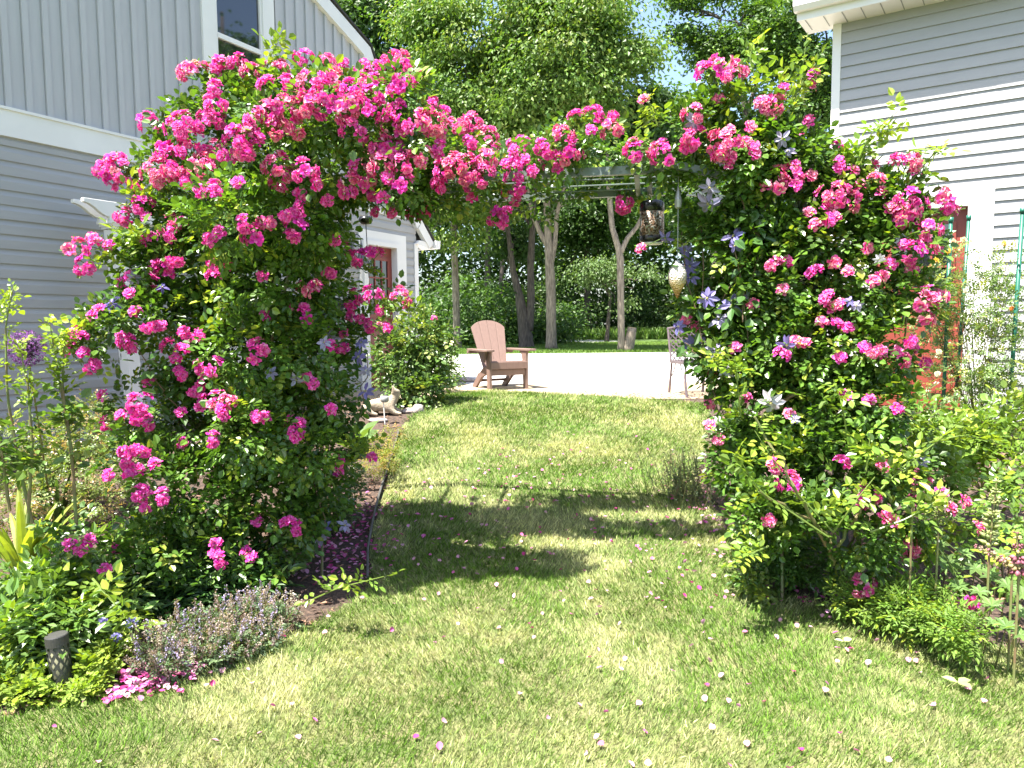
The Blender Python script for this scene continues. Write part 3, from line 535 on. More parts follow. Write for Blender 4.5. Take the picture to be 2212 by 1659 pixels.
lth([(.03, hq - .005), (.034, hq), (.046, hq + .012), (.046, hq + .05), (.04, hq + .06), (.001, hq + .062)], 'cap', M['grey'], sl, 18)
g = ground(826, 897); st = None
def skinned(name, pts, edges, rads, m, parent=None, loc=(0, 0, 0), sub=2):
    me = bpy.data.meshes.new(name); me.from_pydata(pts, edges, []); me.materials.append(m); o = bpy.data.objects.new(name, me); COL.objects.link(o); o.location = loc
    if parent: o.parent = parent
    o.modifiers.new('skin', 'SKIN'); sv = me.skin_vertices[0].data if me.skin_vertices else None
    if sv is None: me.skin_vertices.new() if hasattr(me.skin_vertices, 'new') else None; sv = me.skin_vertices[0].data
    for i, r in enumerate(rads): sv[i].radius = r if isinstance(r, tuple) else (r, r)
    sv[0].use_root = True; s = o.modifiers.new('sub', 'SUBSURF'); s.levels = s.render_levels = sub
    for pl_ in me.polygons: pl_.use_smooth = True
    o.modifiers['skin'].use_smooth_shade = True; return o
# reclining animal in cast stone: body, raised head with pricked ears, forelegs stretched forward
P_ = [(-.14, 0, .10), (-.20, 0, .085), (-.05, 0, .115), (.05, 0, .125), (.11, 0, .15), (.145, .0, .20), (.155, 0, .245), (.20, 0, .235),
      (.09, -.055, .075), (.13, -.065, .03), (.21, -.07, .018), (.09, .055, .075), (.17, .07, .03), (.26, .075, .018),
      (-.16, -.07, .075), (-.10, -.085, .03), (-.04, -.09, .016), (-.16, .07, .075), (-.10, .085, .03), (-.04, .09, .016), (.125, -.045, .27), (.115, -.055, .315), (.125, .045, .27), (.115, .055, .315)]
E_ = [(0, 1), (0, 2), (2, 3), (3, 4), (4, 5), (5, 6), (6, 7), (3, 8), (8, 9), (9, 10), (3, 11), (11, 12), (12, 13), (0, 14), (14, 15), (15, 16), (0, 17), (17, 18), (18, 19), (6, 20), (20, 21), (6, 22), (22, 23)]
R_ = [.088, .06, .08, .085, .075, .058, .055, .036, .045, .03, .018, .045, .03, .018, .05, .026, .017, .05, .026, .017, .022, .006, .022, .006]
st = skinned('stone_statue', P_, E_, [r * 0.9 for r in R_], M['stone'], None, g); tag(st, 'beige cast stone animal statue lying with raised head and pricked ears', 'statue'); st.rotation_euler = (0, 0, 0.12); st.scale = (1.05, 1.05, 1.05)
def stone(name, label, x, y, dims, m='rock', seed=0, rz=0.0, group=None):
    g = ground(x, y); mb = MB(); n = 12; v = []; q = np.random.RandomState(seed)
    for i in range(9):
        ph = math.pi * i / 8
        for j in range(n):
            a = 2 * math.pi * j / n; d = V3(math.sin(ph) * math.cos(a), math.sin(ph) * math.sin(a), math.cos(ph)); k = 1 + 0.35 * mnoise.noise(Vector(d * 1.6) + Vector((seed * 3.1, 0, 0))); v.append(d * k * np.array(dims))
    f = [(i * n + j, i * n + (j + 1) % n, (i + 1) * n + (j + 1) % n, (i + 1) * n + j) for i in range(8) for j in range(n)]
    mb.add(v, f); o = mb.build(name, M[m], None, True); o.location = (g[0], g[1], g[2] + dims[2] * 0.6); o.rotation_euler = (0, 0, rz); return tag(o, label, 'rock', group)
stone('rock', 'round pale rock between the stone statue and the lawn', 903, 893, (.075, .07, .065), seed=2)
stone('flat_rock', 'flat grey rock under the head of the stone statue', 886, 892, (.12, .08, .035), seed=5)
stone('flat_rock', 'flat grey rock in front of the stone statue', 815, 912, (.11, .07, .03), seed=8)
stone('edging_stone', 'pale edging stone behind the door bush at the patio edge', 955, 838, (.13, .09, .05), seed=4)
stone('edging_stone', 'longest pale edging stone at the left patio edge', 1000, 826, (.22, .10, .05), seed=6)
mb = MB(); ep = [ground(x, y) for x, y in ((800, 1262), (800, 1200), (808, 1150), (817, 1105), (832, 1050), (848, 1000), (860, 958), (866, 935))]
mb.ribbon([q + V3(-.015, 0, .02) for q in ep], [.03] * len(ep), V3(0, 0, 1)); mb.tube([q + V3(-.015, 0, .045) for q in ep], .008, 6); tag(mb.build('lawn_edging', M['edging']), 'dark plastic lawn edging along the left flower bed', 'lawn edging')
# low lip of concrete between driveway and grass is the driveway sheet itself
# ------------------------------------------------------------------ rose blooms
def bloom_arrays(q, opened):
    vs, fs, cs, n = [], [], [], 0
    base = V3(.78, .016, .40); petals = []
    if opened:
        for ri, (k, l, t0, w) in enumerate([(6, .98, 78, .62), (6, .82, 58, .55), (5, .5, 32, .42)]): petals += [((j + .5 * (ri % 2)) / k * 6.283, t0, l, w, 0.0) for j in range(k)]
    else:
        N = 38
        for i in range(N): t = i / (N - 1.0); petals.append((i * 2.39996, 6 + 98 * t ** .75, .34 + .42 * t, .34 + .16 * t, .50 * (.35 + .65 * t)))
    for ph, th, l, w, r0 in petals:
        ph += q.uniform(-.25, .25); th = math.radians(th + q.uniform(-10, 10)); l *= q.uniform(.8, 1.15); w *= q.uniform(.8, 1.2)
        rad = V3(math.sin(th) * math.cos(ph), math.sin(th) * math.sin(ph), math.cos(th)); tg = V3(-math.sin(ph), math.cos(ph), 0); up = np.cross(rad, tg); up = -up if up[2] < 0 else up
        st = rad * r0 * .8 - up * l * .25 if not opened else V3(0, 0, 0); pts = []
        for i in range(4):
            s = i / 3.0; wd = (.35, .9, 1.0, .62)[i] * w
            if opened: ax = rad * l * s + V3(0, 0, .18 * math.sin(s * 3.1))
            else: ax = rad * (l * .75 * s) + up * (l * .55 * math.sin(s * 2.4) * (1 if th < 1.2 else .5))
            for u in (-1, 0, 1): pts.append(st + ax + tg * (u * wd * .5) + rad * q.uniform(-.07, .07) * s + up * (q.uniform(-.08, .08) * s + .10 * abs(u) * w))
        f = [(3 * i + u, 3 * i + u + 1, 3 * i + u + 4, 3 * i + u + 3) for i in range(3) for u in (0, 1)]
        c0 = base * V3(q.uniform(.85, 1.12), 1, q.uniform(.8, 1.2)) + V3(.03, .14, .10) * max(0, q.normal() * .9 + .15); pale = V3(.88, .32, .60) if not opened else V3(.85, .55, .45)  # random paler petals put the blooms' highlights into the colour
        col = np.array([c0 * (1 - a) + pale * a for a in ((.22, .0, .05, .34) if not opened else (.6, .12, .0, .12)) for _ in range(3)])
        vs.append(np.array(pts)); fs += [tuple(i + n for i in x) for x in f]; cs.append(np.clip(col, 0, 1)); n += 12
    if opened:
        for _ in range(14): a = q.uniform(0, 6.28); r_ = q.uniform(.02, .2); p = V3(r_ * math.cos(a), r_ * math.sin(a), .12); vs.append(BEAD * .05 + p); fs += [tuple(i + n for i in x) for x in BEADF]; cs.append(np.tile(V3(.75, .5, .06), (6, 1))); n += 6
    return np.concatenate(vs), fs, np.concatenate(cs)
qq = np.random.RandomState(3); DOUBLE = [bloom_arrays(qq, False) for _ in range(4)]; OPENB = [bloom_arrays(qq, True) for _ in range(3)]
RB = 0.0405
def add_bloom(mb, p, z, r, opened, tint=1.0):
    v, f, c = (OPENB if opened else DOUBLE)[qq.randint(3)]; z = nrm(z); x = nrm(np.cross(z, rdir(1)[0])); y = np.cross(z, x)
    if qq.rand() < .09: c = c * .45 + V3(.50, .26, .22) * .55; r = r * .8
    mb.add(p + (v @ np.stack([x, y, z])) * r, f, np.clip(c * tint, 0, 1))
def cluster_mb(n, opened=0.2):
    mb = MB(); Rd = RB * .68 * math.sqrt(n) if n > 1 else 0
    for i in range(n):
        c = 1 - (i + .5) / n * (.85 if n > 2 else .4); ph = i * 2.39996 + qq.uniform(-.3, .3); s = math.sqrt(1 - c * c); d = V3(s * math.cos(ph), s * math.sin(ph), c)
        if n == 1: d = V3(0, 0, 1)
        if n > 1: mb.tube([V3(0, 0, -.03), d * V3(1, 1, .75) * Rd], .0022, 4, (.14, .2, .05))
        add_bloom(mb, d * V3(1, 1, .75) * Rd * qq.uniform(.9, 1.12), d + rdir(1)[0] * .25, RB * qq.uniform(.8, 1.1), qq.rand() < opened, qq.uniform(.88, 1.05))
    m = 3 + n   # green sepals and buds between the blooms
    d = nrm(rdir(m) * V3(1, 1, .4) + V3(0, 0, .25)); p = d * (Rd * .75 + RB * .5); put(mb, LANCE, LEAFF, p, d, rdir(m), np.full(m, .022), np.full(m, .008), jit((.16, .22, .04), m)); 
    return mb
SIZES = [1, 2, 3, 4, 5, 6, 8, 10, 13]; CL = {n: [cluster_mb(n), cluster_mb(n)] for n in SIZES}
CLM = {n: [b.mesh('flower_cluster', M['petal']) for b in CL[n]] for n in SIZES}
def zr(ox, oy, s): return [(ox + float(a) / 3, oy + float(b) / 3, float(c) / 3) for a, b, c in (t.split(',') for t in s.split())]
FL = zr(0, 0, '1255,485,150 1430,440,110 1540,430,110 1620,490,110 1450,490,80 1735,560,80 1800,460,120 1860,560,90 1965,400,110 2110,430,120 2150,520,130 1400,600,90 1400,700,130 1380,780,120 970,800,100 1030,830,60 1190,830,160 1250,910,110 1060,1000,110 1130,1030,130 1040,1130,170 1120,1130,110 750,1070,110 780,1120,160 690,1110,90 755,1210,60 880,1190,70 1320,960,70 1400,1000,130 1470,1020,80 1550,900,120 1610,930,150 1590,1000,100 1660,970,80 1690,780,110 1740,750,120 1640,810,80 1790,840,110 1890,840,130 1820,690,110 1920,690,100 1900,770,80 2000,690,120 2080,640,140 2030,560,150 2120,700,100 1310,1110,130 1340,1060,110 1400,1245,90 1300,1240,60 1200,1190,80 920,1345,110 940,1400,60 815,1415,120 1110,1470,110 1180,1460,100 1120,1520,80 985,1550,90 1360,1550,70 1420,1500,60 1590,1450,100 1720,1450,110 1655,1530,120 1910,1480,120 1890,1550,100 1790,1070,120 1850,1170,140 1970,1110,130 2035,1200,80 1860,1400,90 1960,1370,90 2120,1300,60 1945,1255,60 1540,1180,60 2170,1560,80 490,1620,110 620,1590,120 700,1590,70')
FL += zr(737, 0, '10,440,80 150,470,90 230,470,90 310,430,110 380,400,110 400,450,90 340,380,70 480,490,70 130,560,130 220,560,100 410,560,110 330,580,70 60,610,140 190,640,100 90,680,110 40,730,120 230,730,110 300,790,90 80,850,120 340,840,110 370,700,80 450,810,100 590,690,80 540,780,100 590,800,140 640,850,110 740,840,130 660,740,80 850,800,100 830,930,80 930,900,140 635,965,90 240,950,110 320,960,100 350,990,90 220,1040,130 250,1090,120 110,1120,100 80,1190,110 180,1170,110 295,1150,70 410,1065,130 520,1030,110 400,1200,110 40,1255,80 200,1255,70 270,1275,60 740,1080,120 660,1110,110 800,1060,110 830,1130,140 910,1130,130 940,1050,110 640,1190,80 630,1230,70 860,1180,100 845,1275,60 1000,990,70 550,1370,80 440,1390,50 325,1380,50 220,1375,60 1110,950,70 1190,950,80 1130,1000,80 1190,1030,60 1070,1060,60 1130,1080,80 1240,1100,90 1130,1180,90 1130,1230,110 1120,1275,80 1300,950,70 1340,980,80 1440,890,110 1460,950,100 1490,1000,120 1390,1000,60 1520,770,80 1640,760,110 1740,780,80 1620,840,60 1760,850,110 1800,850,60 1400,1090,60 1010,1410,100 1070,1390,80 1040,1450,40 1840,1320,90 1830,1350,70 1900,955,80 1900,990,110 1960,640,60')
FL += zr(1475, 0, '125,430,70 170,480,110 250,430,110 330,470,150 270,510,100 230,640,70 650,570,70 840,510,90 835,550,60 500,660,80 540,690,100 590,690,110 580,740,50 440,820,50 745,860,50 820,810,90 60,760,130 20,900,100 80,900,130 40,950,90 -120,1000,150 -170,970,90 270,930,180 270,1010,130 300,1060,60 410,920,80 460,950,80 470,995,70 1010,980,80 1020,1080,100 1110,1100,80 1150,1195,80 1250,1180,90 1240,1060,80 1400,1060,100 1450,1060,130 1500,1110,70 730,1070,80 620,1130,90 700,1130,110 650,1200,120 720,1200,110 835,1135,50 545,1200,50 950,1270,110 1040,1270,150 1080,1320,110 940,1340,80 1290,1240,60 860,1450,80 930,1440,90 990,1400,80 1350,1340,80 1450,1290,110 1430,1380,150 1500,1350,120 1400,1430,90 1670,1290,120 1700,1330,90 1760,1355,50 1600,1500,130 1570,1560,80 1540,1450,60 1440,1580,70 1490,1630,110 1590,1620,100 1660,1610,60 1200,1610,60 820,1370,60')
FL += zr(1475, 553, '590,50,100 680,35,80 860,110,90 1070,95,50 650,215,50 985,45,50 930,280,100 960,330,80 1010,310,70 455,310,70 900,420,80 1000,430,80 1070,460,80 340,590,70 730,550,80 790,560,80 650,650,90 1020,655,80 1180,590,80 1240,620,110 1290,620,70 1390,620,80 1450,560,90 1410,680,90 1500,600,80 1540,710,100 1560,300,130 1620,270,110 1560,360,110 1650,240,80 1610,410,50 1350,50,80 1480,80,60 1300,130,50 1240,160,60 400,910,60 690,1020,60 1210,930,80 1060,900,70 1390,990,70 170,1090,60 600,1360,90 1035,1355,110 690,1470,120 730,1460,60 1200,1550,150 1300,1360,60 180,960,60 230,1190,50 1580,1450,60 1680,1530,70 1740,1630,60 1830,1590,80 190,735,50 85,450,50 20,410,50')
FL += zr(1475, 1106, '1320,30,80 1370,60,60 1450,210,150 1420,260,70 560,60,70 1150,470,140 1800,600,130 1880,590,90 1920,100,60')
FL += zr(0, 553, '560,70,110 1055,80,120 1060,150,110 1000,80,60 1140,30,80 1350,60,80 1440,60,120 1400,130,90 780,170,70 840,130,60 835,240,80 870,355,70 640,340,80 600,380,60 500,510,100 540,540,90 440,570,80 430,620,60 540,620,70 600,720,90 970,460,100 1040,450,70 790,520,70 830,550,90 850,590,60 1190,490,80 1280,530,80 1230,530,60 1100,590,90 1190,620,90 1140,660,70 960,810,70 1170,770,90 1300,720,90 1380,730,110 1330,820,80 1270,880,90 1330,940,100 1420,960,120 1490,950,110 1460,1010,90 1300,980,60 900,950,110 900,1010,110 880,1050,80 780,1030,80 710,1080,90 960,1090,90 660,900,60 1170,1010,70 1380,1200,90 1700,130,60 2130,110,80 2010,220,120 2040,190,70 1960,370,120 1720,375,70 1780,400,70 1640,570,80 1680,620,120 1990,790,70 2030,830,80 2140,570,50 2190,600,60 2150,990,80 1660,1040,60 1710,1040,70 1920,1110,110 1920,1160,90 2180,1340,80 2200,1400,60 820,1280,110 830,1330,90 920,1260,90 830,1410,110 900,1380,60 700,1420,50 910,1550,90 940,1530,60 1060,1570,90 940,1630,70 1180,1210,60 1000,1340,40')
FL += zr(0, 1106, '450,210,90 580,180,80 750,240,70 685,375,80 520,240,50 1400,200,80 1430,310,90 1390,265,60 1590,255,80 1630,290,70 1870,75,90 1930,100,80 1665,60,50')
FL += zr(737, 442, '20,300,80 120,350,110 210,330,110 80,620,100 210,590,110 390,610,120 250,690,70 60,720,60 180,780,80 10,830,60 20,930,60 120,740,30 300,795,50 200,1630,50 1940,280,60')
BL = [(500, 230, 60, 4.8), (600, 235, 70, 4.9), (430, 300, 75, 4.8), (700, 240, 85, 4.9), (570, 320, 120, 4.95), (800, 260, 85, 4.9), (860, 205, 55, 4.9), (700, 350, 110, 4.95), (900, 310, 75, 4.9), (980, 345, 60, 4.85), (860, 385, 70, 4.9), (1000, 385, 45, 4.85), (410, 400, 95, 4.8), (490, 460, 115, 4.8), (620, 470, 120, 5.05), (340, 370, 40, 4.7),
      (340, 500, 65, 4.7), (430, 560, 105, 4.8), (310, 600, 50, 4.6), (560, 600, 130, 5.1), (650, 620, 110, 5.2), (685, 500, 72, 5.1), (260, 555, 22, 4.5), (770, 415, 40, 5.1),
      (250, 720, 70, 4.45), (330, 700, 90, 4.55), (420, 760, 90, 4.7), (530, 760, 130, 5.0), (640, 760, 115, 5.1), (690, 860, 85, 5.1), (200, 760, 45, 4.4), (310, 890, 65, 4.5), (430, 930, 110, 4.7), (540, 920, 130, 4.9), (650, 980, 105, 5.0), (280, 1010, 75, 4.35), (360, 1060, 95, 4.35), (480, 1080, 115, 4.6), (600, 1110, 95, 4.7), (240, 1110, 70, 4.15), (340, 1180, 70, 4.2), (460, 1200, 80, 4.4), (570, 1200, 60, 4.5), (690, 1060, 65, 4.9), (160, 1170, 55, 3.9), (480, 860, 110, 4.85), (590, 1020, 100, 4.8),
      (800, 600, 26, 5.0), (840, 640, 28, 4.9), (735, 740, 40, 5.1), (770, 690, 26, 5.1), (725, 640, 34, 5.1),
      (1050, 375, 42, 4.8), (1120, 365, 38, 4.78), (1200, 325, 46, 4.75), (1270, 305, 50, 4.75), (1330, 318, 42, 4.75), (1390, 328, 30, 4.7), (950, 410, 40, 4.9), (880, 430, 26, 5.0), (1085, 440, 22, 4.9), (1165, 440, 24, 4.9), (900, 455, 18, 5.1), (1000, 430, 24, 5.0)]
BR = [(1450, 300, 50, 4.6), (1530, 280, 65, 4.6), (1600, 260, 65, 4.6), (1670, 230, 45, 4.6), (1560, 190, 34, 4.6), (1620, 330, 90, 4.6), (1720, 360, 75, 4.6), (1560, 400, 90, 4.75), (1660, 440, 120, 4.75), (1800, 410, 60, 4.5), (1860, 440, 65, 4.5), (1940, 440, 45, 4.4), (1950, 530, 65, 4.4), (1780, 530, 115, 4.6), (1640, 560, 130, 4.8), (1530, 500, 50, 4.8), (1560, 640, 90, 4.85), (1700, 660, 140, 4.75), (1850, 620, 100, 4.5), (1960, 650, 60, 4.35), (1620, 780, 105, 4.75), (1750, 780, 130, 4.6), (1880, 750, 85, 4.4), (1545, 740, 45, 4.75), (1660, 900, 100, 4.6), (1780, 900, 120, 4.5), (1900, 880, 70, 4.3),
      (1600, 1000, 60, 4.4), (1700, 1030, 95, 4.25), (1820, 1030, 105, 4.2), (1920, 1010, 75, 4.1), (1650, 1120, 60, 4.1), (1750, 1150, 80, 4.05), (1870, 1140, 85, 4.0), (1960, 1100, 60, 3.9), (1590, 930, 38, 4.4), (1440, 375, 22, 4.7), (1495, 420, 34, 5.0)]
BL = [(x, y, r, Y * KA) for x, y, r, Y in BL]; BR = [(x, y, r, Y * KA) for x, y, r, Y in BR]
BL += [(x, y, r * .8, Y - .66) for x, y, r, Y in BL if 470 < x < 910 and y < 540 and r > 50] + [(x, 392 + (x // 45) % 2 * 14, 22, 5.45 * KA) for x in range(900, 1400, 45)] + [(x, 345 - (x - 1000) * .04, 36, 5.3 * KA) for x in range(980, 1400, 55)] + [(x, y, r * .7, Y - .5) for x, y, r, Y in BL if 500 < x < 700 and 540 <= y < 1000]  # extra leaf masses, some hidden, added to thicken the arch shadow on the lawn
def hit(x, y, C, R):
    d = nrm(ray(x, y)); best = None
    for c, r in zip(C, R):
        oc = c - CN; b = oc @ d; q = r * r * .92 - (oc @ oc - b * b)
        if q > 0:
            t = b - math.sqrt(q)
            if best is None or t < best: best = t
    return None if best is None else CN + d * best
def rose(label, blobs, flowers, base, nspr, shoots, canes, name='climbing_rose'):
    C, R = blob_arr(blobs); root = thing(name, label, 'climbing rose', base); stems = MB(); fol = MB(); cl = []
    for x, y, d in flowers:
        p = hit(x, y, C, R); k = int(np.argmin(((proj(C) - V3(x, y, 0)[:2]) ** 2).sum(1) ** .5 - R * F / DS / C[:, 1]))
        dirv = nrm(V3(*(ray(x, y))))
        if p is None:
            p = at(x, y, C[k][1] - .08); gzp = float(gz(p[1]))
            if p[2] < gzp + 0.04: p = ground(x, y); p[2] += 0.05
            q = C[k] + nrm(p - C[k]) * R[k] * .7; mid = (p + q) / 2 + V3(0, 0, .03); fol.tube([q, mid, p - nrm(p - q) * .01], [.0035, .003, .0022], 5, (.14, .2, .05))
            m = max(2, int(np.linalg.norm(p - q) * 22)); tt = rs.rand(m, 1); sprigs(fol, q + (p - q) * tt * .9, nrm(rdir(m) + (p - q)), .038, (.07, .13, .022), 2, new=.35)
        else: p = p - dirv * .035
        out = nrm(nrm(p - C[k]) * .6 + V3(-.1, -.55, .5) + rdir(1)[0] * .22); n = max(1, int(round((pxm(d, p[1]) / (2 * RB)) ** 2 * 2.1))); n = min(SIZES, key=lambda s: abs(s - n)); cl.append((d, p, out, n))
    cl.sort(key=lambda t: -t[0]); Pc = np.array([t[1] for t in cl]); px = proj(Pc); pr = np.array([max(t[0], 20) * .55 for t in cl])
    p, d = blob_pts(C, R, nspr, .3, .5, 3.2, -.18); s = proj(p); ok = np.ones(len(p), bool)
    for i in range(len(cl)): ok &= ~((((s - px[i]) ** 2).sum(1) < pr[i] ** 2 * 1.15) & (p[:, 1] < Pc[i][1] + .03))
    p, d = p[ok], d[ok]; lit = rs.rand(len(p)) < .5  # random half of the sprigs tinted like sunlit leaves, the rest darker
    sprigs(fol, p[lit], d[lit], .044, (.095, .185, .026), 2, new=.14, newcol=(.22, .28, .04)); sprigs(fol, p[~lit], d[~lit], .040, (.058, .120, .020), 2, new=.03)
    for path in shoots:
        pts = np.array([at(q[0], q[1], q[2] * KA) for q in path]); tt = np.linspace(0, 1, 12); q = np.stack([np.interp(tt, np.linspace(0, 1, len(pts)), pts[:, k]) for k in range(3)], 1)
        fol.tube(q, np.linspace(.005, .0018, 12), 5, (.17, .24, .05)); m = 13; k = rs.randint(2, 12, m); sprigs(fol, q[k] + rdir(m) * .01, nrm(rdir(m) * V3(1, 1, .5) + V3(0, 0, .35)), .050, (.15, .24, .035), 2, wr=.6, new=.25, newcol=(.26, .33, .04))
    for path, r in canes:
        pts = np.array([at(q[0], q[1], q[2] * KA) for q in path]); tt = np.linspace(0, 1, 14); q = np.stack([np.interp(tt, np.linspace(0, 1, len(pts)), pts[:, k]) for k in range(3)], 1); q[1:-1] += rs.normal(size=(12, 3)) * .008
        stems.tube(q, np.linspace(r, r * .6, 14), 6, (.2, .28, .07))
    for k in range(26):   # woody canes inside the plant
        b = base + V3(rs.normal() * .22, rs.normal() * .2, 0); b[2] = gz(b[1]) - .02; c = C[rs.randint(len(C))]
        if abs(c[0] - b[0]) > .4 or c[2] > 2.3: continue
        tt = np.linspace(0, 1, 9)[:, None]; q = b * (1 - tt) + c * tt + V3(0, 0, .3) * (tt * (1 - tt)); q += rs.normal(size=q.shape) * .012; stems.tube(q, np.linspace(.009, .004, 9), 6)
    fol.build('foliage', M['leaf'], root); stems.build('canes', M['cane'], root); rest = MB()  # foliage also holds the loose flower twigs and shoot stems
    for i, (d, p, out, n) in enumerate(cl):
        z = Vector(out); x = z.orthogonal().normalized(); x.rotate(Matrix.Rotation(rs.uniform(0, 6.28), 3, z)); y = z.cross(x); Rm = Matrix((x, y, z)).transposed(); v = rs.randint(2)
        if i < 100:
            o = bpy.data.objects.new('flower_cluster', CLM[n][v]); COL.objects.link(o); o.parent = root; o.matrix_local = Matrix.Translation(Vector(p) - root.location) @ Rm.to_4x4()
        else:
            b = CL[n][v]; rest.add(np.concatenate(b.v) @ np.array(Rm).T + p, [tuple(q) for f in b.f for q in ([f] if isinstance(f, tuple) else f)], np.concatenate(b.c))
    if rest.v: rest.build('small_flower_clusters', M['petal'], root)['kind'] = 'stuff'
    return C, R
SHL = [[(575, 150, 4.8), (585, 120, 4.8), (600, 92, 4.8)], [(890, 240, 4.85), (905, 205, 4.85), (912, 180, 4.85)], [(560, 200, 4.75), (600, 150, 4.75)], [(360, 440, 4.6), (280, 425, 4.5)], [(300, 560, 4.5), (190, 575, 4.45)], [(330, 530, 4.5), (250, 500, 4.4)],
       [(640, 1310, 4.0), (730, 1270, 3.85), (830, 1245, 3.75)], [(560, 850, 4.5), (620, 820, 4.5)], [(600, 1010, 4.5), (640, 1000, 4.45)], [(180, 730, 4.4), (120, 740, 4.3)], [(480, 690, 4.5), (470, 640, 4.5)], [(860, 640, 4.8), (890, 680, 4.8)], [(750, 980, 4.8), (800, 960, 4.8)], [(200, 1250, 3.5), (300, 1365, 3.25)]]
SHR = [[(1690, 280, 4.55), (1730, 170, 4.5), (1745, 70, 4.5)], [(1650, 240, 4.55), (1620, 130, 4.55), (1625, 95, 4.55)], [(1700, 230, 4.5), (1760, 140, 4.5)], [(1600, 240, 4.55), (1570, 180, 4.5)], [(1680, 280, 4.5), (1690, 180, 4.5)], [(1830, 400, 4.4), (1880, 290, 4.35), (1940, 240, 4.35)], [(1850, 380, 4.4), (1870, 320, 4.4), (1960, 260, 4.4)], [(1960, 400, 4.3), (2010, 340, 4.3), (2030, 320, 4.3)], [(1800, 380, 4.45), (1850, 330, 4.4)], [(1420, 270, 4.6), (1400, 215, 4.6)],
       [(1600, 900, 4.2), (1590, 800, 4.15), (1598, 785, 4.15)], [(1840, 1000, 3.9), (1820, 880, 3.85), (1800, 820, 3.85)], [(1800, 1150, 3.8), (1700, 1040, 3.8), (1630, 930, 3.85)], [(1790, 1160, 3.75), (1640, 1060, 3.75), (1590, 980, 3.75)], [(1870, 1020, 3.8), (1880, 940, 3.8)], [(1900, 1060, 3.8), (1960, 1000, 3.8), (2100, 900, 4.1)], [(1950, 1020, 3.8), (2060, 920, 4.0), (2160, 860, 4.3)], [(1800, 1150, 3.8), (1850, 1080, 3.7), (1890, 1030, 3.7)], [(1660, 1180, 3.8), (1610, 1200, 3.75)], [(1880, 1150, 3.7), (1960, 1120, 3.65), (2060, 1060, 3.7)], [(1990, 960, 4.2), (2080, 940, 4.2), (2170, 960, 4.2)], [(1560, 820, 4.5), (1545, 760, 4.5)]]
CNL = [([(650, 480, 4.95), (625, 590, 4.72), (600, 700, 4.7), (550, 880, 4.75), (520, 1130, 4.8)], .011)]
CNR = [([(1800, 1220, 4.0), (1790, 1150, 3.9), (1640, 1060, 3.75)], .009), ([(1785, 1180, 3.9), (1720, 1060, 3.8), (1630, 900, 3.85)], .009), ([(1810, 1180, 3.9), (1880, 1060, 3.75)], .008), ([(1650, 900, 4.4), (1760, 820, 4.45)], .014)]
FL = [(x, y, d * (1.22 if x < 1370 and y < 460 else 1.05)) for x, y, d in FL]
CLL, RLL = rose('deep pink climbing rose in full bloom over the left side and top of the arch', BL, [f for f in FL if f[0] < 1370], ground(500, 1240), 15500, SHL, CNL)
CRR, RRR = rose('deep pink climbing rose covering the right leg of the arch with lime green shoots', BR, [f for f in FL if f[0] >= 1370], ground(1790, 1230), 11500, SHR, CNR)

# ------------------------------------------------------------------ clematis
def clem_flower(mb, p, z, r, col, q):
    z = nrm(z); x = nrm(np.cross(z, rdir(1)[0])); y = np.cross(z, x); n = q.randint(6, 9); an = (np.arange(n) + q.uniform(-.15, .15, n)) * 2 * math.pi / n
    a = np.cos(an)[:, None] * x + np.sin(an)[:, None] * y; a = nrm(a - z * q.uniform(-.25, .8, n)[:, None] + rdir(n) * .12)
    put(mb, LEAF, LEAFF, p + a * r * .08, a, np.broadcast_to(z, a.shape) + rdir(n) * .2, np.full(n, r) * q.uniform(.85, 1.1, n), np.full(n, r * .46), jit(col, n, .2))
    m = 26; d = nrm(z * .9 + rdir(m) * .75); put(mb, RHOMB, RHOMBF, np.broadcast_to(p, (m, 3)), d, rdir(m), np.full(m, r * .22), np.full(m, r * .03), jit((.62, .58, .26), m))
PURP, PALE, WHT = (.20, .17, .40), (.33, .30, .44), (.55, .53, .58)
def clematis(label, fl, C, R, base, vines):
    root = thing('clematis_vine', label, 'clematis', base); st = MB(); fo = MB()
    for path in vines:
        q = np.array([at(k[0], k[1], k[2] * KA) for k in path]); tt = np.linspace(0, 1, 12); q = np.stack([np.interp(tt, np.linspace(0, 1, len(q)), q[:, k]) for k in range(3)], 1); st.tube(q + rs.normal(size=q.shape) * .008, .003, 5, (.1, .09, .05))
        m = 26; k = rs.randint(0, 12, m); a = nrm(rdir(m) + V3(0, -.6, -.3)); put(fo, LEAF, LEAFF, q[k] + rdir(m) * .07, a, V3(0, -.5, .7) + rdir(m) * .5, .06 + .03 * rs.rand(m), .032 + .015 * rs.rand(m), jit((.055, .12, .03), m))
    st.build('stems', M['twig'], root); fo.build('foliage', M['leaf'], root)
    for i, (x, y, r, col) in enumerate(fl):
        p = hit(x, y, C, R); d = nrm(ray(x, y)); p = (p - d * .05) if p is not None else at(x, y, 4.75 * KA); mb = MB()
        clem_flower(mb, p, -d * .8 + V3(-.2, -.1, .1) + rdir(1)[0] * .5, pxm(r * .86, p[1]), col, np.random.RandomState(100 + i)); mb.build('flower', M['clem'], root)
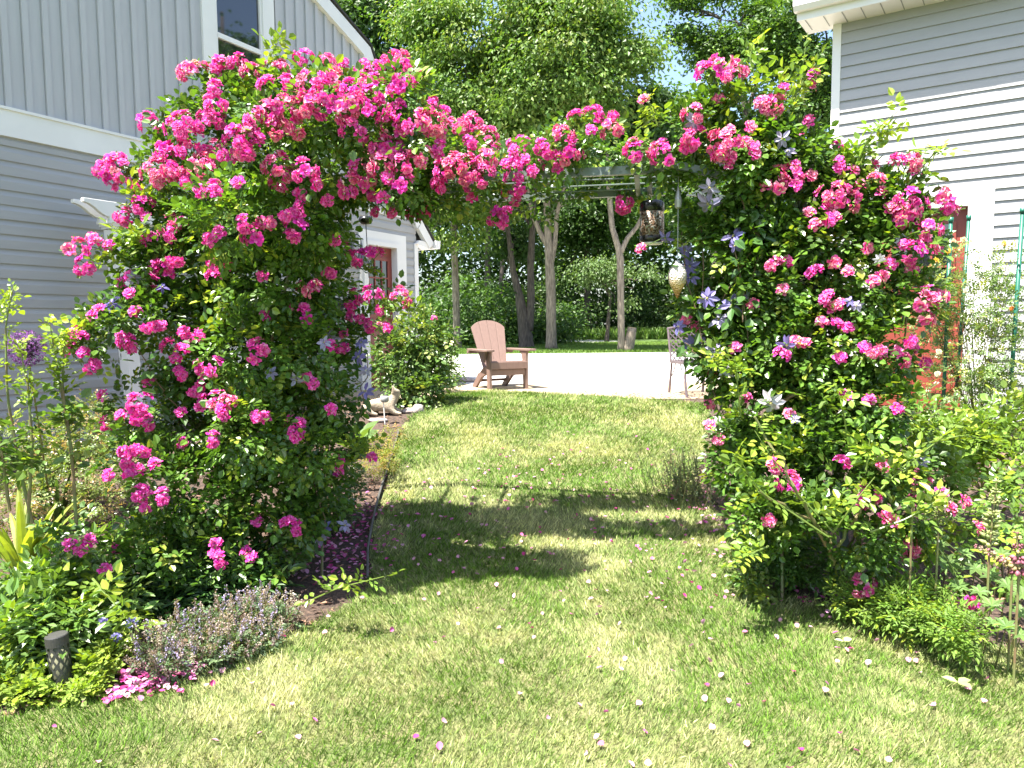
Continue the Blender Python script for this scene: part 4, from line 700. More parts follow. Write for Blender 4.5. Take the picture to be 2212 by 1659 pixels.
clematis('clematis with violet and pale lilac star flowers on the inner right arch leg', [(1532, 405, 26, PALE), (1530, 440, 34, PALE), (1585, 510, 30, PURP), (1588, 530, 22, PURP), (1528, 643, 30, PURP), (1580, 660, 32, PURP), (1553, 690, 30, PALE), (1490, 575, 26, PURP), (1492, 600, 22, PURP), (1500, 745, 34, PURP), (1512, 775, 36, PALE), (1547, 755, 28, PALE), (1690, 300, 24, PALE), (1702, 326, 20, PALE), (1665, 870, 34, WHT), (1600, 640, 24, PALE), (1700, 745, 26, PURP), (1850, 660, 18, PALE), (1835, 650, 16, PURP), (1480, 540, 20, PURP), (1438, 515, 22, PURP), (1570, 800, 22, WHT), (1990, 1000, 18, PALE), (1500, 262, 26, PALE), (1715, 905, 16, PALE), (1560, 350, 16, PALE), (1900, 560, 16, WHT), (1465, 705, 22, PURP)],
         CRR, RRR, ground(1640, 1130), [[(1640, 1130, 4.6), (1560, 900, 4.7), (1510, 700, 4.7), (1520, 450, 4.75)], [(1640, 1130, 4.6), (1620, 800, 4.5), (1580, 500, 4.5)], [(1560, 900, 4.6), (1480, 600, 4.7), (1470, 480, 4.8)], [(1600, 700, 4.5), (1690, 310, 4.5)], [(1540, 800, 4.6), (1480, 740, 4.65)], [(1560, 650, 4.6), (1640, 520, 4.5), (1600, 430, 4.5)]])
clematis('clematis with dark violet and grey lilac flowers on the left arch leg', [(240, 655, 28, (.12, .10, .30)), (350, 620, 18, (.12, .10, .3)), (790, 845, 26, PURP), (700, 1140, 24, PURP), (692, 1160, 24, PALE), (745, 1135, 22, PALE), (705, 690, 22, PURP), (715, 730, 24, PALE), (775, 770, 24, PURP), (700, 740, 20, PALE), (640, 820, 22, PALE), (585, 805, 20, PALE), (345, 835, 26, PALE), (735, 660, 20, PURP), (780, 740, 18, PURP), (290, 600, 20, PALE), (255, 520, 14, WHT), (790, 800, 18, PALE)],
         CLL, RLL, ground(680, 1180), [[(680, 1180, 4.9), (700, 900, 4.9), (720, 700, 4.9)], [(680, 1180, 4.9), (780, 900, 5.0), (790, 760, 5.0)], [(700, 1150, 4.7), (640, 820, 4.7)], [(400, 900, 4.5), (345, 835, 4.4), (240, 660, 4.3)]])

# ------------------------------------------------------------------ other plants
def plant(name, label, cat, base, group=None): return thing(name, label, cat, base, 0, group)
def stems_to(mb, base, pts, r, col=(1, 1, 1), bow=.1):
    for q in pts:
        tt = np.linspace(0, 1, 7)[:, None]; p = base * (1 - tt) + q * tt; p += (q - base) * V3(1, 1, 0) * (tt * (tt - 1)) * bow; mb.tube(p, np.linspace(r, r * .5, 7), 5, col)
def bush(name, label, cat, base, blobs, n, ln, col, pairs=2, T=LEAF, wr=.66, m='leaf', stem='cane', new=.05, newcol=(.22, .30, .03), up=.6, nst=14, r=.006, flowers=()):
    C, R = blob_arr(blobs); root = plant(name, label, cat, base); fo = MB(); p, d = blob_pts(C, R, n, .35, .45); sprigs(fo, p, d, ln, col, pairs, T, wr, up, new=new, newcol=newcol); fo.build('foliage', M[m], root)
    st = MB(); b = np.array(base); stems_to(st, b, [b + (c - b) * .95 + rdir(1)[0] * rr * .6 for c, rr in zip(C, R) for _ in range(max(1, nst // len(C)))], r); st.build('stems', M[stem], root)
    for x, y, Y, r_, kind in flowers:
        mb = MB(); pp = at(x, y, Y); add_bloom(mb, pp, V3(0, -.8, .5), pxm(r_, Y), kind != 0); mb.build('bloom', kind if kind not in (0, 1) else M['petal'], root)
    return root
def G(x, y): return ground(x, y)
# bush by the red door
bush('rose_bush', 'leafy green rose bush with few red blooms in front of the red door', 'rose bush', G(885, 872), [(870, 790, 58, 8.9), (905, 740, 55, 9.0), (850, 760, 40, 8.9), (935, 765, 42, 9.0), (880, 840, 50, 8.8), (935, 815, 34, 8.9), (910, 690, 22, 9.0), (960, 720, 16, 9.0), (840, 700, 22, 9.0), (915, 850, 36, 8.7), (975, 735, 12, 8.9)], 1350, .062, (.095, .165, .042), new=.15, newcol=(.24, .28, .08), r=.008,
     flowers=[(937, 687, 8.9, 9, 0), (836, 706, 8.9, 10, 0), (820, 700, 8.9, 8, 0)])
bush('lily_clump', 'small bright green lance leaved plant at the driveway edge behind the bush', 'plant', G(965, 822), [(962, 795, 26, 10.2), (975, 812, 20, 10.2)], 260, .06, (.14, .23, .05), 2, LANCE, .28, m='softleaf', up=1.0, nst=10)
mb = MB(); c = G(935, 806); c[1] = 10.6; c[2] = .565
# left background shrub against the wall
bush('bronze_shrub', 'low airy shrub with bronze tinted young leaves below the left grey siding', 'shrub', G(190, 1090), [(110, 960, 60, 5.4), (190, 940, 70, 5.4), (260, 950, 50, 5.3), (60, 1020, 60, 5.2), (150, 1030, 80, 5.1), (240, 1020, 60, 5.1), (200, 890, 45, 5.5), (110, 1060, 60, 4.9), (30, 1090, 60, 4.5), (210, 1080, 50, 4.8), (20, 960, 50, 5.2)], 2600, .025, (.14, .19, .055), new=.2, newcol=(.34, .24, .12), stem='twig', nst=24, r=.003)
# tall rose shoots, allium, strap leaves at the left edge
def cane_plant(name, label, cat, canes, ln, col, newcol, nsp, r=.008):
    root = plant(name, label, cat, at(*canes[0][0])); st = MB(); fo = MB()
    for path in canes:
        q = np.array([at(*k) for k in path]); tt = np.linspace(0, 1, 16); q = np.stack([np.interp(tt, np.linspace(0, 1, len(q)), q[:, k]) for k in range(3)], 1); st.tube(q, np.linspace(r, r * .3, 16), 6, (.2, .28, .08)); k = rs.randint(3, 16, nsp)
        w = k / 15.0; a = nrm(rdir(nsp) * V3(1, 1, .45) + V3(0, 0, .25))
        for lo_, hi_, c in ((0, .6, col), (.6, 1.01, newcol)):
            s = (w >= lo_) & (w < hi_); sprigs(fo, q[k[s]], a[s], ln * (1.0 if lo_ == 0 else .62), c, 2, new=.12, wr=.66)
    st.build('canes', M['cane'], root); fo.build('foliage', M['leaf'], root); return root
cane_plant('rose_shoots', 'tall arching rose canes with lime green tips at the left picture edge', 'rose bush', [[(70, 1130, 3.3), (40, 1000, 3.3), (15, 850, 3.3), (12, 700, 3.3), (28, 625, 3.3)], [(165, 1130, 3.4), (155, 980, 3.4), (135, 860, 3.4), (118, 760, 3.4), (108, 700, 3.4)], [(60, 1130, 3.2), (70, 960, 3.2), (60, 830, 3.2), (40, 740, 3.2)], [(20, 1100, 3.2), (0, 950, 3.2), (-20, 800, 3.2)], [(155, 980, 3.4), (135, 840, 3.4), (140, 720, 3.4)]], .046, (.085, .15, .028), (.20, .28, .035), 44)
ab = G(112, 1120); al = plant('allium', 'purple ball shaped allium flower on tall stem before the grey siding', 'allium', ab); ac = at(58, 752, 3.75); ar_ = pxm(38, 3.75)
mb = MB(); stems_to(mb, ab, [ac], .008, (.1, .2, .08)); mb.build('stem', M['cane'], al)
mb = MB(); n = 900; d = rdir(n); put(mb, RHOMB, RHOMBF, ac + d * (ar_ * (.86 + .12 * rs.rand(n)))[:, None], nrm(rdir(n) + d * .5), d, np.full(n, .014), np.full(n, .007), jit((.20, .07, .24), n, .5)); put(mb, RHOMB, RHOMBF, np.broadcast_to(ac, (500, 3)) + rdir(500) * ar_ * .3, rdir(500), rdir(500), np.full(500, ar_ * .55), np.full(500, .006), jit((.12, .08, .12), 500, .4)); mb.build('flower_head', M['clem'], al)
def straps(name, label, base, n, ln, w, col, spread=.5, Y=0):
    root = plant(name, label, 'plant', base); mb = MB()
    for i in range(n):
        a = rs.uniform(0, 6.28); l = ln * rs.uniform(.6, 1.1); t = np.linspace(0, 1, 8)[:, None]; d = V3(math.cos(a), math.sin(a), 0); s = spread * rs.uniform(.3, 1.2)
        p = base + d * (.03 + l * s * t ** 1.6) + V3(0, 0, 1) * (l * (t - .45 * s * t ** 2.4)); mb.ribbon(p, w * rs.uniform(.7, 1.2) * np.sin(np.linspace(.35, 3.05, 8)) ** .6, V3(-d[1], d[0], 0), jit(col, 1, .3)[0], .25)
    mb.build('leaves', M['softleaf'], root); return root
straps('strap_leaf_clump', 'yellow green clump of broad strap leaves at the left picture edge', G(55, 1265), 40, .56, .026, (.22, .28, .045), .62)
straps('iris_clump', 'upright dark green sword leaves beside the tall rose canes on the left', G(120, 1150), 18, .50, .018, (.085, .15, .045), .3)
def grassyspot(): pass
# front left perennials
bush('phlox_clump', 'dark green lance leaved perennial clump at the foot of the left rose', 'plant', G(440, 1330), [(300, 1230, 50, 3.9), (380, 1240, 60, 3.9), (470, 1260, 60, 3.85), (540, 1270, 50, 3.9), (420, 1300, 50, 3.75), (330, 1290, 50, 3.75), (510, 1230, 50, 4.1), (260, 1270, 40, 3.7)], 900, .066, (.06, .13, .035), 3, LANCE, .32, up=.8, nst=24)
bush('penstemon_clump', 'mid green lance leaved plants filling the left front bed', 'plant', G(120, 1420), [(60, 1290, 50, 3.3), (130, 1310, 50, 3.3), (40, 1350, 50, 3.15), (200, 1340, 45, 3.3), (110, 1370, 45, 3.1), (15, 1400, 45, 3.0), (240, 1310, 40, 3.4), (180, 1250, 40, 3.6)], 800, .062, (.115, .20, .045), 3, LANCE, .46, up=.8, nst=24, new=.15)
bush('cranesbill_mat', 'low yellow green scalloped ground cover around the path light', 'ground cover', G(110, 1500), [(40, 1450, 45, 3.0), (90, 1480, 40, 2.95), (200, 1450, 40, 3.0), (230, 1420, 35, 3.1), (190, 1490, 30, 2.9), (60, 1500, 35, 2.85), (250, 1400, 30, 3.2), (110, 1500, 20, 2.85), (10, 1480, 40, 2.9), (165, 1500, 20, 2.85)], 1000, .021, (.19, .27, .045), 2, LEAF, .95, m='softleaf', up=1.1, nst=20, new=.25)
# catmint mound with spent flower spikes
nb = G(470, 1450); nep = plant('catmint_mound', 'grey lilac catmint mound going to seed at the lawn edge', 'catmint', nb); C, R = blob_arr([(330, 1410, 40, 3.1), (400, 1380, 50, 3.25), (470, 1370, 55, 3.35), (540, 1350, 55, 3.45), (610, 1345, 40, 3.5), (440, 1420, 45, 3.1), (510, 1400, 45, 3.2), (570, 1390, 35, 3.3), (360, 1440, 30, 3.0), (560, 1320, 35, 3.6)])
fo = MB(); p, d = blob_pts(C, R, 1500, .4, .3); sprigs(fo, p, d, .016, (.10, .15, .07), 2, LEAF, .8, .8); fo.build('foliage', M['softleaf'], nep)
sp_ = MB(); st = MB(); p, d = blob_pts(C, R, 330, .12, .8)
for q, dd in zip(p, d):
    dd = nrm(dd * .5 + V3(0, 0, .9) + rdir(1)[0] * .4); l = rs.uniform(.05, .11); st.tube([q - dd * .05, q + dd * l], .0012, 4, (.2, .17, .12)); m = 26; t = rs.rand(m, 1); pp = q + dd * t * l + rdir(m) * .006
    put(sp_, RHOMB, RHOMBF, pp, nrm(rdir(m) + dd * .3), rdir(m), np.full(m, .010), np.full(m, .007), jit([(.33, .26, .24), (.30, .26, .42), (.22, .17, .17), (.36, .31, .25)][rs.randint(4)], m, .35))
st.build('stems', M['twig'], nep); sp_.build('flower_spikes', M['softleaf'], nep)
# pale lilac pincushion flowers
for i, (x, y, lb) in enumerate(((285, 1346, 'pale lilac pincushion flower held above the catmint, rightmost of three'), (222, 1347, 'pale lilac pincushion flower behind the path light, leftmost of three'), (250, 1380, 'pale lilac pincushion flower lowest of three beside the path light'))):
    p = at(x, y, 3.15); b = p.copy(); b[2] = gz(b[1]); r0 = plant('pincushion_flower', lb, 'flower', b, 'lilac pincushion flowers'); mb = MB(); mb.tube([b, p], .0022, 5); mb.build('stem', M['cane'], r0); mb = MB(); n = 90; d = nrm(rdir(n) + V3(0, -.2, .6)); put(mb, LEAF, LEAFF, p + d * .012, d, rdir(n), np.full(n, .016), np.full(n, .010), jit((.42, .40, .66), n, .2)); mb.build('flower_head', M['clem'], r0)
# veronica spikes in front of the left rose
for i, (x0, y0, x1, y1, lb) in enumerate(((413, 1225, 413, 1105, 'tall grey flower spike standing in front of the left rose'), (395, 1240, 392, 1130, 'shorter grey flower spike left of the tall one'))):
    p, q = at(x0, y0, 3.9), at(x1, y1, 3.9); r0 = plant('flower_spike', lb, 'flower', p, 'grey flower spikes'); mb = MB(); mb.tube([p - V3(0, 0, .25), q], .003, 5, (.2, .25, .15)); mb.build('stem', M['cane'], r0); mb = MB(); n = 160; t = rs.rand(n, 1) * .75 + .25; put(mb, RHOMB, RHOMBF, p + (q - p) * t + rdir(n) * .006, rdir(n), rdir(n), np.full(n, .011), np.full(n, .006), jit((.30, .32, .30), n, .35)); mb.build('flower_head', M['softleaf'], r0)
# broad leaves and low plants on the inner edge of the left bed
b = G(760, 985); bp_ = plant('foxglove_rosette', 'broad grey green leaves of a rosette plant right of the left rose', 'plant', b); mb = MB(); n = 15; an = rs.rand(n) * 6.28; a = nrm(np.stack([np.cos(an), np.sin(an), .35 + .9 * rs.rand(n)], 1)); put(mb, LEAF, LEAFF, b + V3(0, 0, .05) + a * .05, a, V3(0, 0, 1) + rdir(n) * .3, .22 + .12 * rs.rand(n), .10 + .04 * rs.rand(n), jit((.12, .20, .06), n)); mb.build('leaves', M['softleaf'], bp_)
bush('sedge_tuft', 'low yellow green tuft plants along the lawn edge right of the left rose', 'plant', G(830, 1010), [(825, 965, 26, 6.1), (840, 990, 22, 5.9), (815, 1000, 30, 5.9), (845, 940, 20, 6.3)], 420, .028, (.20, .24, .05), 2, LANCE, .3, m='softleaf', up=.9, new=.3, newcol=(.34, .25, .08))
bush('spurge_patch', 'dark low leafy patch under the left rose beside the plastic edging', 'ground cover', G(720, 1120), [(690, 1090, 50, 5.0), (740, 1060, 40, 5.1), (660, 1130, 45, 4.8), (730, 1110, 35, 4.9), (760, 1030, 30, 5.2)], 700, .026, (.06, .11, .025), 2, up=.9)
# right hand plants
bush('yellow_rose_bush', 'airy pale green rose bush with small yellow blooms at the right wall', 'rose bush', G(2110, 945), [(2040, 640, 50, 6.9), (2110, 660, 75, 6.9), (2180, 680, 65, 6.8), (2120, 770, 95, 6.8), (2190, 800, 70, 6.7), (2005, 700, 45, 6.9), (2065, 560, 40, 6.9), (2160, 580, 50, 6.9), (2060, 830, 70, 6.8), (2010, 620, 40, 6.8), (2150, 860, 60, 6.7)], 2600, .026, (.12, .19, .055), 3, stem='twig', nst=33, r=.005, new=.2, newcol=(.26, .30, .07))
ylw = leafmat('yellow_petal', .3, .6, .2, (1, 1, 1)); yr = bpy.data.objects['yellow_rose_bush']
for x, y, r_, t in ((2060, 522, 7, (.80, .62, .38)), (2081, 518, 8, (.82, .74, .40)), (2047, 542, 8, (.80, .52, .06)), (2022, 563, 8, (.80, .50, .05)), (2169, 526, 7, (.82, .60, .12)), (2085, 628, 6, (.80, .70, .5)), (2028, 760, 8, (.84, .78, .5)), (2025, 808, 8, (.84, .80, .55)), (2185, 666, 6, (.75, .28, .06)), (2093, 770, 6, (.84, .8, .55))):
    mb = MB(); v, f, c = DOUBLE[qq.randint(4)]; p = at(x, y, 6.55); mb.add(p + v[:, [0, 2, 1]] * V3(1, -1, 1) * pxm(r_, 6.55), f, np.array(t)); mb.build('bloom', ylw, yr)
b6 = lambda x, y: ((2500 + x / 2.764) * .73733, (1300 + y / 2.764) * .73733)
def palm(mb, c, n, r, col, k=8):
    n = nrm(n); x = nrm(np.cross(n, V3(.3, 1, .1))); y = np.cross(n, x); an = np.arange(k) * 2 * math.pi / k + rs.rand(); a = nrm(np.cos(an)[:, None] * x + np.sin(an)[:, None] * y + n * .25)
    put(mb, LANCE, LEAFF, np.broadcast_to(c, (k, 3)) + 0, a, np.broadcast_to(n, (k, 3)) + rdir(k) * .15, r * (.8 + .3 * rs.rand(k)), np.full(k, r * .38), jit(col, k, .18))
lb_ = G(2080, 1370); lup = plant('lupine_leaves', 'lupine clump with hand shaped leaves on the right lawn edge', 'lupine', lb_); mb = MB(); st = MB()
for x, y, r_, Y in [(760, 970, 60, 3.5), (990, 1010, 62, 3.4), (850, 1150, 50, 3.3), (1120, 1310, 64, 3.1), (1360, 1380, 66, 3.0), (700, 830, 50, 3.7), (1120, 1070, 50, 3.3), (900, 890, 45, 3.6), (1250, 1150, 60, 3.2), (1020, 1200, 50, 3.2), (1240, 1480, 56, 2.95), (1370, 1220, 60, 3.1), (1120, 1450, 40, 3.0), (960, 1420, 36, 3.1), (1360, 1550, 50, 2.9), (1200, 900, 50, 3.5), (1330, 640, 50, 3.8)]:
    c = at(*b6(x, y), Y); palm(mb, c, V3(-.1, -.45, .8) + rdir(1)[0] * .25, pxm(r_ * .52, Y), (.12, .205, .055)); b = c * V3(1, 1, 0) + V3(.04, .12, gz(c[1])); stems_to(st, b, [c], .004)
mb.build('leaves', M['softleaf'], lup); st.build('stems', M['cane'], lup)
def spike(label, a, b, w, Y, cols, pod):
    p, q = at(*b6(*a), Y), at(*b6(*b), Y); base = p.copy(); base[2] = gz(base[1]); r0 = plant('lupine_spike', label, 'lupine', base, 'lupine flower spikes'); mb = MB(); ax = q - p; L_ = np.linalg.norm(ax); ax = nrm(ax); x = nrm(np.cross(ax, V3(0, 1, .2))); y = np.cross(ax, x); rr = pxm(w * .2668, Y) / 2
    mb.tube([base, p, q], [.005, .005, .002], 6, (.22, .26, .08)); mb.build('stem', M['cane'], r0); mb = MB(); nr = int(L_ / .017)
    for i in range(nr):
        t = i / max(1, nr - 1); k = 7; an = np.arange(k) * 2 * math.pi / k + i * .45; rad = np.cos(an)[:, None] * x + np.sin(an)[:, None] * y; rd = rr * (1.0 - .55 * t); dr = nrm(rad + ax * (.55 if pod else .2) + rdir(k) * .28 - V3(0, 0, .25 if not pod else 0)); X, A, N = frame(dr, np.broadcast_to(ax, dr.shape))
        c = jit(cols[i % len(cols)], k, .3); sc = (.55 + .6 * rs.rand(k)) * (rs.rand(k) > .12); s = rd * .5 * sc; mb.inst(BEAD, BEADF, p + ax * (t * L_ + rs.normal() * .004) + rad * rd * .5 + rdir(k) * rd * .12, X, A, N, rd * (.18 if pod else .27) * sc, s, rd * (.20 if pod else .30) * sc, c)
    mb.build('pods' if pod else 'florets', M['softleaf'], r0, True)
spike('maroon and yellow lupine spike right of a pink rose cluster', (480, 490), (515, 190), 120, 3.30, [(.16, .03, .08), (.45, .38, .06), (.18, .03, .07)], False)
spike('thin green lupine seed spike between deep pink rose blooms', (685, 740), (700, 290), 120, 3.30, [(.20, .24, .08), (.16, .20, .07)], True)
spike('fat pale green lupine seed spike in front of bare mulch', (1105, 800), (1160, 320), 190, 3.20, [(.34, .38, .16), (.28, .32, .13)], True)
spike('leaning pink and cream lupine spike at the far right', (1290, 980), (990, 830), 120, 3.00, [(.36, .15, .18), (.42, .36, .16), (.40, .28, .22)], False)
spike('upright pink lupine spike at the right picture edge', (1340, 1040), (1325, 720), 170, 2.90, [(.33, .12, .16), (.40, .33, .16), (.28, .10, .14)], False)
bush('phlox_mat', 'fresh green lance leaved ground cover along the right lawn edge', 'ground cover', G(1930, 1340), [(1830, 1300, 26, 3.5), (1890, 1310, 30, 3.4), (1950, 1320, 40, 3.3), (2010, 1310, 40, 3.3), (1900, 1270, 26, 3.6), (2040, 1350, 34, 3.1), (1970, 1285, 28, 3.4), (1850, 1270, 20, 3.7), (2090, 1370, 30, 3.0)], 900, .034, (.13, .22, .035), 3, LANCE, .36, m='softleaf', up=.9, nst=27, new=.15)
bush('bee_balm_clump', 'bright green leafy clump at the inner foot of the right rose', 'plant', G(1720, 1262), [(1650, 1200, 40, 3.95), (1700, 1215, 42, 3.9), (1760, 1215, 46, 3.9), (1640, 1160, 34, 4.1), (1720, 1170, 40, 4.0), (1790, 1230, 34, 3.85), (1620, 1240, 24, 3.8)], 800, .036, (.08, .165, .03), 2, LANCE, .5, up=.8, nst=21, new=.08)
hb = G(1500, 1085); hy = plant('lavender_clump', 'grey green wiry lavender like clump left of the right rose', 'plant', hb); mb = MB(); st = MB()
for i in range(120):
    b = hb + V3(rs.normal() * .13, rs.normal() * .14, 0); b[2] = gz(b[1]); d = nrm(V3(rs.normal() * .28 - .1, rs.normal() * .28, 1)); l = rs.uniform(.18, .42); st.tube([b, b + d * l], .0018, 4, (.2, .24, .15)); m = 20; t = rs.rand(m, 1); put(mb, LANCE, LEAFF, b + d * l * t, nrm(rdir(m) + d * .8), rdir(m), np.full(m, .026), np.full(m, .006), jit((.075, .11, .06), m))
mb.build('foliage', M['softleaf'], hy); st.build('stems', M['cane'], hy)
bush('rose_sucker', 'small rose seedling growing out of the lawn left of the right bed', 'plant', G(1630, 1290), [(1625, 1250, 24, 3.85), (1640, 1275, 20, 3.75), (1600, 1225, 20, 3.95)], 70, .036, (.14, .2, .04), new=.3, nst=6)
bush('rose_foliage', 'leafy low rose stems in the right bed behind the lupine spikes', 'rose bush', G(2120, 1060), [(2060, 960, 50, 4.6), (2120, 930, 50, 4.7), (2170, 990, 50, 4.5), (2030, 1020, 50, 4.3), (2190, 900, 40, 4.8), (2000, 940, 50, 4.5), (1970, 900, 40, 4.8), (2210, 1040, 40, 4.3)], 640, .055, (.115, .195, .03), new=.2, nst=16)
bush('low_rose_stems', 'broad leaved low rose stems at the right picture edge above the lupine leaves', 'rose bush', G(2170, 1290), [(2080, 1120, 40, 3.9), (2150, 1060, 45, 4.0), (2190, 1130, 45, 3.7), (2040, 1180, 36, 3.8), (2205, 1230, 40, 3.4), (1980, 1160, 36, 3.9)], 150, .05, (.11, .195, .035), new=.2, nst=12)

# ------------------------------------------------------------------ fallen petals and leaves
def petal_mesh(k):
    q = np.random.RandomState(50 + k); mb = MB(); nu, nv = 5, 4; v = []
    for j in range(nv):
        for i in range(nu):
            a, b = (i / (nu - 1) - .5) * 2, j / (nv - 1); w = math.sin(.35 + 2.5 * b) ; v.append((a * w * .5, b - .5, .22 * a * a * w + .18 * (b - .5) ** 2 + q.uniform(-.03, .03)))
    mb.add(v, [(j * nu + i, j * nu + i + 1, (j + 1) * nu + i + 1, (j + 1) * nu + i) for j in range(nv - 1) for i in range(nu - 1)], [(.58, .29, .38), (.58, .14, .33), (.56, .25, .39), (.48, .05, .20)][k]); return mb
PM = [petal_mesh(k).mesh('petal', M['fallen'], True) for k in range(4)]
def petal_spots(n, y0, y1):
    out = []
    while len(out) < n:
        y = rs.uniform(y0, y1); x = rs.uniform(-.75 * y, .75 * y)
        w = .55 + 1.8 * math.exp(-((y - 4.6) / 1.2) ** 2) + 1.2 * math.exp(-((x - 1.1) / .8) ** 2) * math.exp(-((y - 4) / 1.0) ** 2)
        if rs.rand() < w / 3 and inpoly(np.array([[x, y]]), LAWN)[0]: out.append((x, y))
    return out
LAB = ['pale pink rose petal lying on the mown lawn', 'rosy pink rose petal lying on the mown lawn', 'light mauve rose petal lying on the mown lawn', 'dark crimson pink rose petal lying on the mown lawn']
GRP = ['pale pink petals on the lawn', 'rosy pink petals on the lawn', 'light mauve petals on the lawn', 'dark pink petals on the lawn']
for x, y in petal_spots(290, 2.25, 6.6):
    k = rs.choice(4, p=[.42, .22, .24, .12]); o = bpy.data.objects.new('rose_petal', PM[k]); COL.objects.link(o); s = rs.uniform(.017, .028); o.location = (x, y, float(gz(y)) + .045 * rs.uniform(.6, 1)); o.scale = (s, s, s); o.rotation_euler = (rs.normal() * .45, rs.normal() * .45, rs.uniform(0, 6.28)); tag(o, LAB[k], 'petal', GRP[k])
lit = MB()   # drifts of petals on the beds and far lawn, too many to count
def litter(n, pts, spread):
    for _ in range(n):
        a = rs.randint(len(pts)); c = ground(*pts[a]); x, y = c[0] + rs.normal() * spread, c[1] + rs.normal() * spread; k = rs.randint(4); s = rs.uniform(.018, .032); b = np.array(petal_mesh_v[k]); R = np.array(Matrix.Rotation(rs.uniform(0, 6.28), 3, 'Z') @ Matrix.Rotation(rs.normal() * .4, 3, 'X'))
        lit.add(b @ R.T * s + V3(x, y, float(gz(y)) + .03), PF, jit([(.66, .34, .45), (.62, .15, .38), (.64, .30, .47), (.48, .05, .22)][k], 1, .2)[0])
petal_mesh_v = [np.concatenate(petal_mesh(k).v) for k in range(4)]; PF = petal_mesh(0).f
litter(300, [(720, 1180), (760, 1200), (740, 1230), (700, 1220), (770, 1150), (690, 1190), (780, 1110)], .14); litter(260, [(330, 1470), (380, 1460), (300, 1480), (420, 1450), (270, 1500), (350, 1490)], .07); litter(150, [(1780, 1280), (1720, 1262), (1830, 1310), (1560, 1130), (1540, 1080)], .12); litter(170, [(1100, 1000), (1300, 980), (1200, 1080), (1400, 1100), (1000, 1060), (1500, 1200), (950, 1100)], .5)
tag(lit.build('petal_litter', M['fallen'], None, True), kind='stuff')
def fallen(label, x, y, ls, col):
    c = ground(x, y) + V3(0, 0, .05); mb = MB(); n = len(ls); an = np.array([a for a, l in ls]); a = np.stack([np.cos(an), np.sin(an), np.full(n, .15)], 1); put(mb, LEAF, LEAFF, np.broadcast_to(c, (n, 3)) + 0, a, V3(0, 0, 1) + rdir(n) * .3, np.array([l for q, l in ls]), np.array([l * .6 for q, l in ls]), jit(col, n, .15)); tag(mb.build('fallen_leaf', M['softleaf']), label, 'leaf')
fallen('single pale fallen leaf on the lawn right of centre', 1822, 1408, [(.4, .05), (2.9, .04)], (.42, .46, .24)); fallen('fallen three leaflet sprig on the lawn at lower right', 2068, 1500, [(.2, .06), (2.4, .06), (-1.2, .06)], (.34, .42, .16))
# ------------------------------------------------------------------ trees beyond the driveway
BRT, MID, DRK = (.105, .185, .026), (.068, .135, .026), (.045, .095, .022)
def crown_mb(C, R, nclump, per, ln, col, droop=.5, cr=.42, wr=.62, sq=.75, mix=None, cull=True, thr=.04):
    mb = MB(); p, d = blob_pts(C, R, nclump, .38, .0, .62 if cull else None, thr); n = len(p); k = np.repeat(np.arange(n), per); N = len(k)
    off = rs.normal(size=(N, 3)) * V3(1, 1, sq * .6) * cr * (.6 + .8 * rs.rand(n))[k][:, None]
    cc = jit(col, n, .28)
    if mix is not None: s = rs.rand(n) < mix[1]; cc[s] = jit(mix[0], s.sum(), .2)
    a = nrm(rdir(N) * V3(1, 1, .6) + off * .8 + V3(0, 0, -droop)); nn = nrm(V3(0, 0, .7) + d[k] * .4 + rdir(N) * .6)
    put(mb, RHOMB, RHOMBF, p[k] + off, a, nn, ln * (.7 + .6 * rs.rand(N)), ln * wr * (.7 + .6 * rs.rand(N)), cc[k] * (.85 + .3 * rs.rand(N, 1))); return mb
def tree(label, trunks, blobs, nclump, per, ln, col, bark, limbs=10, droop=.5, name='tree', cr=.42, mix=None, thr=.04, group='trees beyond the driveway'):
    Y0 = trunks[0][0][3] if len(trunks[0][0]) > 3 else 26.0
    def pt(t, Y): return at(t[0], t[1], Y)
    b = at(trunks[0][0][0], trunks[0][0][1], Y0); b[2] = .5; root = thing(name, label, 'tree', b, 0, group); tk = MB(); tops = []
    for tr in trunks:
        P0 = np.array([at(t[0], t[1], Y0) for t in tr]); r = np.array([pxm(t[2], Y0) / 2 for t in tr])
        if tr is trunks[0]: P0[0][2] = .45
        tt = np.linspace(0, 1, 5 * len(P0)); s = np.linspace(0, 1, len(P0)); q = np.stack([np.interp(tt, s, P0[:, k]) for k in range(3)], 1); rr = np.interp(tt, s, r)
        if tr is trunks[0]: rr[0] *= 1.35; rr[1] *= 1.1
        tk.tube(q, rr, 12, wob=.14); tops.append((q[-1], rr[-1])); tops.append((q[len(q) * 2 // 3], rr[len(q) * 2 // 3] * .6))
    if blobs:
        C, R = blob_arr(blobs)
        for i in range(limbs):
            c = C[i % len(C)] + rdir(1)[0] * R[i % len(C)] * .35; t0, r0 = min(tops, key=lambda t: np.linalg.norm(t[0] - c) + (0 if t[0][2] < c[2] else 4)); tt = np.linspace(0, 1, 8)[:, None]
            q = t0 * (1 - tt) + c * tt + V3(0, 0, .6) * (tt * (1 - tt)) + rs.normal(size=(8, 3)) * .06 * tt; tk.tube(q, np.linspace(min(r0, .11), .015, 8), 6)
        crown_mb(C, R, nclump, per, ln, col, droop, cr, mix=mix, thr=thr).build('crown', M['treeleaf'], root)
    tk.build('trunk', M[bark], root, True); return root
